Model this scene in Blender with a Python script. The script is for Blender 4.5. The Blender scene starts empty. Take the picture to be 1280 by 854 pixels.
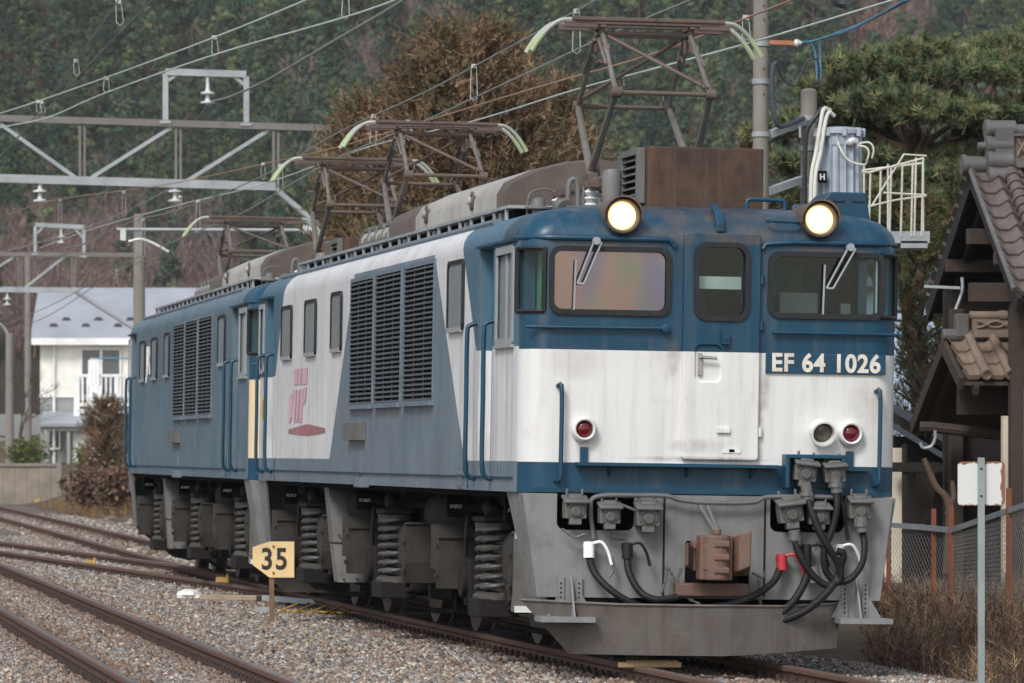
import bpy, math, random
import numpy as np
from mathutils import Vector, Matrix

SC = bpy.context.scene
COL = SC.collection
R = math.radians
random.seed(7)
RNG = np.random.default_rng(11)

# ---------------------------------------------------------------- camera, sky, sun, exposure
FPX, CX, CY, EYE = 6930.0, 640.0, 563.0, 1.63
cam_d = bpy.data.cameras.new('camera')
cam = bpy.data.objects.new('camera', cam_d)
COL.objects.link(cam)
cam.location = (0, 0, EYE)
cam.rotation_euler = (R(90), 0, 0)
cam_d.sensor_width = 36
cam_d.lens = FPX / 1280 * 36
cam_d.shift_y = (CY - 427) / 1280
cam_d.clip_start = 0.5
cam_d.clip_end = 6000
cam_d.dof.use_dof = True
cam_d.dof.focus_distance = 44
cam_d.dof.aperture_fstop = 8.5
SC.camera = cam

SUN_EL, SUN_AZ = 44, 204      # degrees; azimuth clockwise from +Y: behind the camera, to its left
world = bpy.data.worlds.new('World')
SC.world = world
world.use_nodes = True
wn = world.node_tree
bg = wn.nodes['Background']
sky = wn.nodes.new('ShaderNodeTexSky')
sky.sky_type = 'NISHITA'
sky.sun_disc = False
sky.sun_elevation = R(SUN_EL)
sky.sun_rotation = R(SUN_AZ)
sky.air_density = 1.0
sky.dust_density = 2.0
sky.ozone_density = 1.0
hs = wn.nodes.new('ShaderNodeHueSaturation')
hs.inputs['Saturation'].default_value = 0.5      # overcast: the sky is mostly white
wn.links.new(sky.outputs[0], hs.inputs['Color'])
wn.links.new(hs.outputs[0], bg.inputs['Color'])
bg.inputs['Strength'].default_value = 0.12
sun_d = bpy.data.lights.new('sun', 'SUN')
sun = bpy.data.objects.new('sun', sun_d)
COL.objects.link(sun)
sun_d.energy = 1.5
sun_d.angle = R(16)
sun_d.color = (1.0, 0.99, 0.97)
_d = Vector((math.sin(R(SUN_AZ)) * math.cos(R(SUN_EL)), math.cos(R(SUN_AZ)) * math.cos(R(SUN_EL)), math.sin(R(SUN_EL))))
sun.rotation_euler = (-_d).to_track_quat('-Z', 'Y').to_euler()
SC.view_settings.view_transform = 'Standard'
SC.view_settings.look = 'None'
SC.view_settings.exposure = 0.60
SC.view_settings.gamma = 1

# ---------------------------------------------------------------- helpers
def at(px, py, Y):
    """the point at depth Y that stands where the photograph shows (px, py)"""
    return Vector(((px - CX) / FPX * Y, Y, EYE - (py - CY) / FPX * Y))

def S(r, g, b):
    f = lambda c: (c / 255 / 12.92) if c / 255 <= 0.04045 else ((c / 255 + 0.055) / 1.055) ** 2.4
    return (f(r), f(g), f(b), 1)

class MB:
    def __init__(s):
        s.v, s.f, s.m = [], [], []
    def add(s, vs, fs, mi=0):
        o = len(s.v)
        s.v += [tuple(v) for v in vs]
        s.f += [tuple(i + o for i in f) for f in fs]
        s.m += [mi] * len(fs)
        return s
    def box(s, c, d, rot=None, mi=0):
        c = Vector(c); hx, hy, hz = d[0] / 2, d[1] / 2, d[2] / 2
        vs = [Vector((x, y, z)) for x in (-hx, hx) for y in (-hy, hy) for z in (-hz, hz)]
        if rot is not None:
            vs = [rot @ v for v in vs]
        return s.add([v + c for v in vs], [(0, 1, 3, 2), (4, 6, 7, 5), (0, 4, 5, 1), (2, 3, 7, 6), (0, 2, 6, 4), (1, 5, 7, 3)], mi)
    def box2(s, a, b, mi=0):
        return s.box([(a[i] + b[i]) / 2 for i in range(3)], [abs(b[i] - a[i]) for i in range(3)], None, mi)
    def bar(s, p0, p1, w, h, up=(0, 0, 1), mi=0):
        p0, p1 = Vector(p0), Vector(p1); t = (p1 - p0); L = t.length; t.normalize()
        u = Vector(up)
        if abs(t.dot(u)) > 0.98: u = Vector((1, 0, 0))
        a = t.cross(u).normalized(); b = a.cross(t).normalized()
        m = Matrix((t, a, b)).transposed()
        return s.box((p0 + p1) / 2, (L, w, h), m, mi)
    def tube(s, pts, r, n=8, mi=0, caps=True):
        pts = [Vector(p) for p in pts]; k = len(pts)
        rr = r if isinstance(r, (list, tuple)) else [r] * k
        ts = []
        for i in range(k):
            t = pts[min(i + 1, k - 1)] - pts[max(i - 1, 0)]
            ts.append(t.normalized())
        u = Vector((0, 0, 1)) if abs(ts[0].z) < 0.9 else Vector((1, 0, 0))
        a = ts[0].cross(u).normalized(); vs = []
        for i in range(k):
            a = (a - ts[i] * a.dot(ts[i])).normalized(); b = ts[i].cross(a)
            for j in range(n):
                q = 2 * math.pi * j / n
                vs.append(pts[i] + (a * math.cos(q) + b * math.sin(q)) * rr[i])
        fs = [(i * n + j, i * n + (j + 1) % n, (i + 1) * n + (j + 1) % n, (i + 1) * n + j) for i in range(k - 1) for j in range(n)]
        if caps:
            fs += [tuple(range(n - 1, -1, -1)), tuple(range((k - 1) * n, k * n))]
        return s.add(vs, fs, mi)
    def cyl(s, p0, p1, r, n=16, r1=None, mi=0):
        return s.tube([p0, p1], [r, r if r1 is None else r1], n, mi)
    def lathe(s, prof, c, axis=(0, 0, 1), n=24, mi=0):
        c = Vector(c); t = Vector(axis).normalized()
        u = Vector((0, 0, 1)) if abs(t.z) < 0.9 else Vector((1, 0, 0))
        a = t.cross(u).normalized(); b = t.cross(a); vs = []
        for (r, h) in prof:
            for j in range(n):
                q = 2 * math.pi * j / n
                vs.append(c + t * h + (a * math.cos(q) + b * math.sin(q)) * max(r, 1e-4))
        k = len(prof)
        fs = [(i * n + j, i * n + (j + 1) % n, (i + 1) * n + (j + 1) % n, (i + 1) * n + j) for i in range(k - 1) for j in range(n)]
        fs += [tuple(range(n - 1, -1, -1)), tuple(range((k - 1) * n, k * n))]
        return s.add(vs, fs, mi)
    def prism(s, poly, vec, mi=0):
        n = len(poly); p = [Vector(v) for v in poly]; w = Vector(vec)
        fs = [tuple(range(n - 1, -1, -1)), tuple(range(n, 2 * n))] + [(i, (i + 1) % n, n + (i + 1) % n, n + i) for i in range(n)]
        return s.add(p + [v + w for v in p], fs, mi)
    def coil(s, c, z0, z1, rad, r, turns, n=6):
        c = Vector((c[0], c[1], 0)); k = int(turns * 18)
        pts = [c + Vector((rad * math.cos(2 * math.pi * turns * i / k), rad * math.sin(2 * math.pi * turns * i / k), z0 + (z1 - z0) * i / k)) for i in range(k + 1)]
        return s.tube(pts, r, n)
    def mesh(s, name, mats, smooth=False):
        me = bpy.data.meshes.new(name)
        me.from_pydata(s.v, [], s.f)
        for m in (mats if isinstance(mats, (list, tuple)) else [mats]):
            me.materials.append(m)
        me.polygons.foreach_set('material_index', s.m)
        bm_fix(me)
        if smooth:
            me.polygons.foreach_set('use_smooth', [True] * len(me.polygons))
            me.set_sharp_from_angle(angle=R(38))
        me.update()
        return me
    def obj(s, name, mats, parent=None, loc=None, smooth=False, bevel=0, label=None):
        o = bpy.data.objects.new(name, s.mesh(name, mats, smooth))
        COL.objects.link(o)
        if parent: o.parent = parent
        if loc: o.location = loc
        if bevel:
            md = o.modifiers.new('bevel', 'BEVEL'); md.width = bevel; md.segments = 2; md.limit_method = 'ANGLE'; md.angle_limit = R(40)
        if label: o['label'] = label
        return o

import bmesh
def bm_fix(me):
    bm = bmesh.new(); bm.from_mesh(me)
    bmesh.ops.recalc_face_normals(bm, faces=bm.faces)
    bm.to_mesh(me); bm.free()

def tag(o, label=None, cat=None, group=None, kind=None):
    if label: o['label'] = label
    if cat: o['category'] = cat
    if group: o['group'] = group
    if kind: o['kind'] = kind
    return o

def empty(name, loc=(0, 0, 0), rot=(0, 0, 0), parent=None):
    o = bpy.data.objects.new(name, None); COL.objects.link(o)
    o.location = loc; o.rotation_euler = rot; o.empty_display_size = 0.2
    if parent: o.parent = parent
    return o

def cut(o, cutter):
    """boolean difference, applied without operators"""
    md = o.modifiers.new('cut', 'BOOLEAN'); md.operation = 'DIFFERENCE'; md.object = cutter; md.solver = 'EXACT'; cutter.parent = o.parent; md.use_self = True
    dg = bpy.context.evaluated_depsgraph_get(); dg.update()
    me = bpy.data.meshes.new_from_object(o.evaluated_get(dg))
    o.modifiers.remove(md); old = o.data; nm = old.name; o.data = me
    bpy.data.meshes.remove(old); me.name = nm
    cm = cutter.data; bpy.data.objects.remove(cutter); bpy.data.meshes.remove(cm)

def rrect(y0, z0, y1, z1, r, n=5):
    """rounded rectangle outline"""
    out = []
    for (cy, cz, a0) in ((y1 - r, z1 - r, 0), (y0 + r, z1 - r, 90), (y0 + r, z0 + r, 180), (y1 - r, z0 + r, 270)):
        for i in range(n + 1):
            q = R(a0 + 90 * i / n); out.append((cy + r * math.cos(q), cz + r * math.sin(q)))
    return out

def ring(mb, outer, inner, f, d, mi=0):
    """frame between two outlines of the same count; f maps (a,b)->point, d = thickness vector"""
    n = len(outer); d = Vector(d)
    O = [Vector(f(*p)) for p in outer]; I = [Vector(f(*p)) for p in inner]
    vs = O + I + [v + d for v in O] + [v + d for v in I]
    fs = []
    for i in range(n):
        j = (i + 1) % n
        fs += [(i, j, n + j, n + i), (2 * n + i, 3 * n + i, 3 * n + j, 2 * n + j), (i, 2 * n + i, 2 * n + j, j), (n + i, n + j, 3 * n + j, 3 * n + i)]
    mb.add(vs, fs, mi)

def curve_pts(ctrl, n=6):
    """Catmull-Rom through control points"""
    P = [Vector(p) for p in ctrl]; P = [P[0] * 2 - P[1]] + P + [P[-1] * 2 - P[-2]]; out = []
    for i in range(1, len(P) - 2):
        a, b, c, d = P[i - 1], P[i], P[i + 1], P[i + 2]
        for k in range(n):
            t = k / n
            out.append(0.5 * ((2 * b) + (c - a) * t + (2 * a - 5 * b + 4 * c - d) * t * t + (3 * b - a - 3 * c + d) * t ** 3))
    out.append(P[-2]); return out

def text_mesh(name, body, size, mat, parent, M, extrude=0.004, offset=0.0, sx=1.0, spacing=1.0, align='CENTER'):
    cu = bpy.data.curves.new(name, 'FONT'); cu.body = body; cu.size = size; cu.extrude = extrude; cu.offset = offset
    cu.align_x = align; cu.align_y = 'CENTER'; cu.space_character = spacing
    t = bpy.data.objects.new(name, cu); COL.objects.link(t)
    dg = bpy.context.evaluated_depsgraph_get(); dg.update()
    me = bpy.data.meshes.new_from_object(t.evaluated_get(dg))
    bpy.data.objects.remove(t); bpy.data.curves.remove(cu)
    me.materials.clear(); me.materials.append(mat)
    me.transform(M @ Matrix.Diagonal((sx, 1, 1, 1)))
    o = bpy.data.objects.new(name, me); COL.objects.link(o); o.parent = parent
    return o

# ---------------------------------------------------------------- materials
class NT:
    def __init__(s, name):
        s.mat = bpy.data.materials.new(name); s.mat.use_nodes = True
        s.t = s.mat.node_tree; s.b = s.t.nodes['Principled BSDF']
        s._oc = None
    def n(s, ty, **kw):
        x = s.t.nodes.new(ty)
        for k, v in kw.items(): setattr(x, k, v)
        return x
    def link(s, a, b): s.t.links.new(a, b)
    def inp(s, sock, v):
        if hasattr(v, 'is_linked'): s.link(v, sock)
        else: sock.default_value = v
    def m(s, op, a, b=0.0, c=None, clamp=False):
        x = s.n('ShaderNodeMath', operation=op, use_clamp=clamp)
        s.inp(x.inputs[0], a); s.inp(x.inputs[1], b)
        if c is not None: s.inp(x.inputs[2], c)
        return x.outputs[0]
    def oc(s):
        if s._oc is None: s._oc = s.n('ShaderNodeTexCoord').outputs['Object']
        return s._oc
    def xyz(s):
        x = s.n('ShaderNodeSeparateXYZ'); s.link(s.oc(), x.inputs[0]); return x.outputs
    def noise(s, scale, detail=4, rough=0.6, stretch=(1, 1, 1), off=(0, 0, 0)):
        mp = s.n('ShaderNodeMapping'); s.link(s.oc(), mp.inputs[0]); mp.inputs['Scale'].default_value = stretch; mp.inputs['Location'].default_value = off
        x = s.n('ShaderNodeTexNoise'); s.link(mp.outputs[0], x.inputs['Vector'])
        x.inputs['Scale'].default_value = scale; x.inputs['Detail'].default_value = detail; x.inputs['Roughness'].default_value = rough
        return x.outputs['Fac']
    def ramp(s, f, lo, hi, a=0.0, b=1.0):
        x = s.n('ShaderNodeMapRange'); x.clamp = True
        s.inp(x.inputs[0], f)
        for i, v in enumerate((lo, hi, a, b)): s.inp(x.inputs[1 + i], v)
        return x.outputs[0]
    def mix(s, f, a, b, blend='MIX'):
        x = s.n('ShaderNodeMix', data_type='RGBA', blend_type=blend)
        s.inp(x.inputs[0], f); s.inp(x.inputs[6], a); s.inp(x.inputs[7], b); return x.outputs[2]
    def bump(s, h, strength=0.3, dist=0.01):
        x = s.n('ShaderNodeBump'); x.inputs['Strength'].default_value = strength; x.inputs['Distance'].default_value = dist
        s.link(h, x.inputs['Height']); s.link(x.outputs[0], s.b.inputs['Normal'])
    def out(s, col=None, rough=None, metal=None, spec=None):
        if col is not None: s.inp(s.b.inputs['Base Color'], col)
        if rough is not None: s.inp(s.b.inputs['Roughness'], rough)
        if metal is not None: s.inp(s.b.inputs['Metallic'], metal)
        if spec is not None: s.inp(s.b.inputs['Specular IOR Level'], spec)
        return s.mat

def paint(name, col, rough=0.5, dirt=S(74, 64, 54), amt=0.5, scale=3.0, streak=0.0, var=0.18, metal=0.0, bump=0.0, dlo=0.5, dhi=0.75, spec=0.5):
    t = NT(name)
    v = t.noise(scale * 0.6, 4)
    dark = tuple(c * (1 - var) for c in col[:3]) + (1,); lite = tuple(min(1, c * (1 + var)) for c in col[:3]) + (1,)
    c = t.mix(t.ramp(v, 0.3, 0.7), dark, lite)
    if amt > 0:
        d = t.noise(scale * 2.2, 8, 0.7, off=(3, 7, 1))
        c = t.mix(t.ramp(d, dlo, dhi, 0, amt), c, dirt)
    if streak > 0:
        st = t.noise(9, 5, 0.65, (1, 1, 0.07), (5, 1, 2))
        c = t.mix(t.ramp(st, 0.48, 0.72, 0, streak), c, dirt)
    r = t.ramp(t.noise(scale * 4, 4), 0.3, 0.7, max(0, rough - 0.12), min(1, rough + 0.12))
    if bump > 0: t.bump(t.noise(scale * 9, 6), bump, 0.01)
    return t.out(c, r, metal, spec)

def attr_mat(name, rough=0.8, vscale=8.0, var=0.25, attr='tint', trans=0.0):
    t = NT(name)
    a = t.n('ShaderNodeAttribute', attribute_name=attr).outputs['Color']
    v = t.ramp(t.noise(vscale, 3), 0.3, 0.7, 1 - var, 1 + var)
    x = t.n('ShaderNodeVectorMath', operation='SCALE'); t.link(a, x.inputs[0]); t.link(v, x.inputs['Scale'])
    return t.out(x.outputs[0], rough, 0, 0.25)

def glass_mat(name, tint, rough=0.03, dens=0.55):
    """window glass: partly clear, partly reflecting"""
    t = NT(name)
    nt = t.t; nt.nodes.remove(t.b)
    tr = t.n('ShaderNodeBsdfTransparent'); tr.inputs[0].default_value = tint
    gl = t.n('ShaderNodeBsdfGlossy'); gl.inputs['Roughness'].default_value = rough; gl.inputs['Color'].default_value = (0.9, 0.95, 0.95, 1)
    fr = t.n('ShaderNodeFresnel'); fr.inputs['IOR'].default_value = 1.55
    f2 = t.m('MULTIPLY', fr.outputs[0], dens, clamp=True)
    mx = t.n('ShaderNodeMixShader'); t.link(f2, mx.inputs[0]); t.link(tr.outputs[0], mx.inputs[1]); t.link(gl.outputs[0], mx.inputs[2])
    t.link(mx.outputs[0], nt.nodes['Material Output'].inputs[0])
    return t.mat

def big_mesh(name, v, f, mat, tint=None, smooth=False):
    """numpy arrays -> one mesh; f is (n,3) or (n,4); tint per vertex (n,3)"""
    me = bpy.data.meshes.new(name)
    nv, nf, k = len(v), len(f), f.shape[1]
    me.vertices.add(nv); me.loops.add(nf * k); me.polygons.add(nf)
    me.vertices.foreach_set('co', np.ascontiguousarray(v, np.float32).ravel())
    me.loops.foreach_set('vertex_index', np.ascontiguousarray(f, np.int32).ravel())
    me.polygons.foreach_set('loop_start', np.arange(0, nf * k, k, dtype=np.int32))
    if smooth: me.polygons.foreach_set('use_smooth', np.ones(nf, bool))
    me.update(calc_edges=True)
    if tint is not None:
        ca = me.color_attributes.new('tint', 'FLOAT_COLOR', 'POINT')
        ca.data.foreach_set('color', np.ascontiguousarray(np.c_[tint, np.ones(len(tint))], np.float32).ravel())
    me.materials.append(mat)
    o = bpy.data.objects.new(name, me); COL.objects.link(o)
    return o

# ---------------------------------------------------------------- track alignment
def heading(Y):
    return R(float(np.interp(Y, [38, 51, 70, 100], [9.5, 9.1, 8.2, 7.8])))
_ys = np.arange(-120, 260, 0.25)
_th = np.array([heading(y) for y in _ys])
_xs = -np.concatenate([[0], np.cumsum(np.tan((_th[1:] + _th[:-1]) / 2) * 0.25)])
_xs += 1.49 - np.interp(42.2, _ys, _xs)
def main_x(Y): return float(np.interp(Y, _ys, _xs))
def side_x(Y): return -2.06 - 0.1432 * (Y - 38.8)
def ground_z(X, Y):
    """terrain height, top of the rails = 0"""
    d = X - np.interp(Y, _ys, _xs)
    right = np.interp(d, [1.7, 2.6, 3.6, 9, 40], [0, -0.12, 0.20, 0.32, 0.5])
    left = np.interp(-(X - side_x(Y)), [1.7, 3.0, 8], [0, -0.12, -0.1])
    far = np.interp(Y, [150, 180, 215, 260, 420], [0, 0.36, 1.1, 2.0, 5.0])
    k = np.clip((np.abs(d + 1.8) - 3.6) / 3, 0, 1)
    return -0.145 + right + left + far * k

# ---- ground sheet, hill, ballast
M_soil = NT('soil')
_n1 = M_soil.noise(0.6, 6); _n2 = M_soil.noise(14, 6, 0.7)
M_soil.bump(_n2, 0.6, 0.03)
M_soil = M_soil.out(M_soil.mix(M_soil.ramp(_n2, 0.3, 0.7), M_soil.mix(M_soil.ramp(_n1, 0.35, 0.65), S(92, 80, 64), S(112, 104, 84)), S(78, 66, 54)), 0.95, 0, 0.2)
gx = np.unique(np.concatenate([np.arange(-30, 20, 0.5), np.linspace(-600, -30, 24), np.linspace(20, 600, 24)]))
gy = np.unique(np.concatenate([np.arange(20, 120, 1.0), np.linspace(-150, 20, 12), np.linspace(120, 460, 40)]))
X, Y = np.meshgrid(gx, gy)
Z = ground_z(X, Y) - 0.03 + 0.02 * np.sin(X * 3.1 + Y * 1.7) * np.sin(Y * 2.3)
ny, nx = X.shape
I = np.arange(nx * ny).reshape(ny, nx)
F = np.stack([I[:-1, :-1], I[:-1, 1:], I[1:, 1:], I[1:, :-1]], -1).reshape(-1, 4)
tag(big_mesh('ground', np.stack([X, Y, Z], -1).reshape(-1, 3), F, M_soil, smooth=True), kind='structure')

def hill_z(X, Y):
    base = np.interp(Y, [440, 520, 620, 900, 1500], [4.5, 10, 34, 150, 420])
    return base + (Y > 470) * (4 * np.sin(X * 0.06 + 1) * np.clip((Y - 470) / 120, 0, 1) + 3 * np.sin(X * 0.15 + Y * 0.04))
gx = np.linspace(-700, 700, 140); gy = np.linspace(440, 1500, 90)
X, Y = np.meshgrid(gx, gy); ny, nx = X.shape
I = np.arange(nx * ny).reshape(ny, nx)
F = np.stack([I[:-1, :-1], I[:-1, 1:], I[1:, 1:], I[1:, :-1]], -1).reshape(-1, 4)
M_hill = NT('hill_floor'); _n = M_hill.noise(0.08, 6)
M_hill = M_hill.out(M_hill.mix(M_hill.ramp(_n, 0.35, 0.65), S(62, 52, 46), S(48, 50, 40)), 0.95, 0, 0.1)
tag(big_mesh('hill', np.stack([X, Y, hill_z(X, Y)], -1).reshape(-1, 3), F, M_hill, smooth=True), kind='structure')

# ---- crushed stone
M_bal = NT('ballast_bed'); _n1 = M_bal.noise(30, 5, 0.7); _n2 = M_bal.noise(1.1, 4)
M_bal.bump(_n1, 0.9, 0.03)
M_bal = M_bal.out(M_bal.mix(M_bal.ramp(_n1, 0.35, 0.65), S(70, 62, 56), M_bal.mix(M_bal.ramp(_n2, 0.4, 0.6), S(148, 140, 130), S(132, 116, 100))), 0.95, 0, 0.2)
def strip(name, ys, x0f, x1f, nx, zf, mat):
    V = []
    for y in ys:
        for i in range(nx):
            x = x0f(y) + (x1f(y) - x0f(y)) * i / (nx - 1)
            V.append((x, y, zf(x, y)))
    n = len(ys); I = np.arange(n * nx).reshape(n, nx)
    F = np.stack([I[:-1, :-1], I[:-1, 1:], I[1:, 1:], I[1:, :-1]], -1).reshape(-1, 4)
    return big_mesh(name, np.array(V), F, mat, smooth=True)
tag(strip('ballast', list(np.arange(16, 215, 1.0)), lambda y: side_x(y) - 2.6, lambda y: main_x(y) + 2.5, 24, lambda x, y: float(ground_z(x, y)) + 0.012, M_bal), kind='structure')

def stones(n, ylo, yhi, xf, size, zoff):
    ys = ylo + (yhi - ylo) * RNG.random(n) ** 1.5
    xs = np.array([xf(y) for y in ys]); xs = xs[:, 0] + (xs[:, 1] - xs[:, 0]) * RNG.random(n)
    return xs, ys
def stone_field(name, sets, mat):
    xs, ys, sz = [np.concatenate(a) for a in zip(*sets)]
    for fx in (main_x, side_x):
        k = np.abs(np.abs(xs - np.array([fx(t) for t in ys])) - .566) > .15
        xs, ys, sz = xs[k], ys[k], sz[k]
    n = len(xs)
    zs = ground_z(xs, ys) + 0.012 + RNG.uniform(-0.012, 0.02, n)
    base = np.array([(x, y, z) for x in (-1, 1) for y in (-1, 1) for z in (-1, 1)], float) * 0.5
    fc = np.array([(0, 1, 3, 2), (4, 6, 7, 5), (0, 4, 5, 1), (2, 3, 7, 6), (0, 2, 6, 4), (1, 5, 7, 3)])
    v = base[None] * RNG.uniform(0.45, 1.1, (n, 8, 3)) * (sz[:, None, None] * RNG.uniform(0.7, 1.2, (n, 1, 3)))
    q = RNG.normal(size=(n, 4)); q /= np.linalg.norm(q, axis=1)[:, None]
    w, x, y, z = q.T
    Rm = np.stack([1 - 2 * (y * y + z * z), 2 * (x * y - z * w), 2 * (x * z + y * w), 2 * (x * y + z * w), 1 - 2 * (x * x + z * z), 2 * (y * z - x * w), 2 * (x * z - y * w), 2 * (y * z + x * w), 1 - 2 * (x * x + y * y)], -1).reshape(n, 3, 3)
    v = np.einsum('nij,nkj->nki', Rm, v) + np.stack([xs, ys, zs], -1)[:, None]
    f = (fc[None] + 8 * np.arange(n)[:, None, None]).reshape(-1, 4)
    pal = np.array([S(156, 152, 147)[:3], S(130, 126, 122)[:3], S(178, 168, 152)[:3], S(140, 118, 100)[:3], S(104, 100, 98)[:3], S(150, 128, 112)[:3], S(112, 88, 70)[:3]])
    c = pal[RNG.choice(len(pal), n, p=[.22, .2, .14, .15, .12, .12, .05])] * RNG.uniform(0.62, 1.28, (n, 1))
    # rust dust close to the rails
    for fx in (main_x, side_x):
        cx = np.array([fx(t) for t in ys])
        k = np.exp(-((np.abs(xs - cx) - 0.53) / 0.36) ** 2)[:, None] * 0.75
        c = c * (1 - k) + np.array(S(104, 78, 62)[:3]) * k
    return tag(big_mesh(name, v.reshape(-1, 3), f, mat, np.repeat(c, 8, 0)), kind='stuff')
M_stone = attr_mat('crushed_stone', 0.9, 40, 0.25)
def sset(n, ylo, yhi, pw, xl, xr, s0, s1):
    ys = ylo + (yhi - ylo) * RNG.random(n) ** pw
    a = np.array([max(xl(y), -0.094 * y - 0.9) for y in ys]); b = np.array([xr(y) for y in ys])
    return a + (b - a) * RNG.random(n), ys, RNG.uniform(s0, s1, n)
stone_field('gravel', [
    sset(135000, 38, 70, 1.25, lambda y: side_x(y) - 2.4, lambda y: main_x(y) - 0.35, 0.02, 0.055),
    sset(60000, 66, 112, 1.3, lambda y: side_x(y) - 2.4, lambda y: main_x(y) - 0.3, 0.035, 0.066),
    sset(12000, 84, 150, 1.2, lambda y: main_x(y) - 1, lambda y: main_x(y) + 2.9, 0.06, 0.1),
    sset(32000, 37.5, 47, 1.0, lambda y: main_x(y) - 0.7, lambda y: main_x(y) + 2.6, 0.02, 0.054)], M_stone)

# ---- rails
M_rail = NT('rusty_rail'); _n = M_rail.noise(5, 6, .65); _n2 = M_rail.noise(40, 4)
M_rail = M_rail.out(M_rail.mix(M_rail.ramp(_n, 0.35, 0.7), S(98, 72, 60), M_rail.mix(M_rail.ramp(_n2, .4, .6), S(74, 58, 50), S(120, 92, 78))), 0.75, 0.0, 0.35)
M_head = paint('worn_rail_head', S(150, 140, 136), 0.32, S(96, 78, 66), 0.6, 4, metal=0.75)
M_clip = paint('rail_clip', S(58, 46, 40), 0.8, S(34, 29, 26), 0.7, 10)
PROF = [(-.0625, -.153), (.0625, -.153), (.0625, -.143), (.012, -.125), (.009, -.06), (.0325, -.04), (.0325, -.012), (.026, 0), (-.026, 0), (-.0325, -.012), (-.0325, -.04), (-.009, -.06), (-.012, -.125), (-.0625, -.143)]
def rail(parent, pts, dz=0.0, clips=None):
    mb = MB(); n = len(PROF); P = [Vector(p) for p in pts]; k = len(P); vs = []
    for i in range(k):
        t = (P[min(i + 1, k - 1)] - P[max(i - 1, 0)]).normalized(); a = Vector((t.y, -t.x, 0)).normalized()
        vs += [P[i] + a * x + Vector((0, 0, z + dz)) for x, z in PROF]
    fs = [(i * n + j, i * n + (j + 1) % n, (i + 1) * n + (j + 1) % n, (i + 1) * n + j) for i in range(k - 1) for j in range(n)]
    mb.add(vs, fs, 0)
    mb.m = [1 if (q % n) in (7,) else 0 for q in range(len(fs))]
    if clips:
        s = 0.0; nxt = 0.3
        for i in range(k - 1):
            seg = P[i + 1] - P[i]; L = seg.length; t = seg.normalized(); a = Vector((t.y, -t.x, 0)).normalized()
            m = Matrix((t, a, Vector((0, 0, 1)))).transposed()
            while nxt < s + L:
                c = P[i] + t * (nxt - s) + Vector((0, 0, dz))
                if clips[0] < c.y < clips[1]:
                    for sg in (-1, 1):
                        mb.box(c + a * sg * 0.085 + Vector((0, 0, -.128)), (0.13, 0.10, 0.03), m, 2)
                        mb.tube([c + a * sg * 0.05 + Vector((0, 0, -.118)) + t * .03, c + a * sg * 0.1 + Vector((0, 0, -.106)) + t * .02, c + a * sg * 0.1 + Vector((0, 0, -.106)) - t * .03, c + a * sg * .05 + Vector((0, 0, -.118)) - t * .035], 0.019, 6, 2)
                        mb.cyl(c + a * sg * 0.095 + Vector((0, 0, -.13)), c + a * sg * 0.095 + Vector((0, 0, -.065)), 0.022, 6, None, 2)
                nxt += 0.31
            s += L
    o = mb.obj('rail', [M_rail, M_head, M_clip], parent)
    return o
def track(name, pts, dz=0.0, clips=None):
    root = tag(empty(name, pts[0]), kind='structure')
    P = [Vector(p) - Vector(pts[0]) for p in pts]
    for sg in (-1, 1):
        q = []
        for i in range(len(P)):
            t = (P[min(i + 1, len(P) - 1)] - P[max(i - 1, 0)]).normalized()
            q.append(P[i] + Vector((t.y, -t.x, 0)) * sg * 0.566)
        cl = (clips[0] - pts[0][1], clips[1] - pts[0][1]) if clips else None
        rail(root, q, dz, cl)
    return root
track('railway_track', [(main_x(y), y, 0) for y in np.arange(18, 215, 1.5)], 0, (36, 110))
track('railway_track', [(side_x(y), y, 0) for y in np.arange(18, 215, 3.0)], 0, (36, 110))
xo = lambda y: -4.06 - 0.2175 * (y - 73.4)
track('railway_track', [(xo(y), y, 0) for y in np.arange(65, 112, 2.0)], -0.004, (66, 100))

# ================================================================ LOCOMOTIVES
HW, LEN, SILL, SIDE = 1.47, 17.75, 1.29, 3.24
BLUE, WHITE, CREAM, SLATE = S(9, 61, 84), S(218, 217, 213), S(226, 203, 160), S(112, 130, 148)
_th0 = R(9.1); _ro = R(0.9)
_F = Vector((math.sin(_th0), -math.cos(_th0), 0)); _L = Vector((math.cos(_th0), math.sin(_th0), 0))
_L2 = _L * math.cos(_ro) - Vector((0, 0, math.sin(_ro))); _U2 = Vector((0, 0, math.cos(_ro))) + _L * math.sin(_ro)
_P0 = Vector((1.49, 42.2, 0))
def fp(px, py, x=0.0):
    """a spot measured on the photograph -> loco coordinates on the upright plane x"""
    d = Vector(((px - CX) / FPX, 1, -(py - CY) / FPX)); C = Vector((0, 0, EYE))
    q = C + d * ((x - (C - _P0).dot(_F)) / d.dot(_F)) - _P0
    return Vector((x, q.dot(_L2), q.dot(_U2)))
def z7(zx, zy, x=0.0): return fp(640 + zx / 2.56, 560 + zy / 2.56, x)

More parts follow.
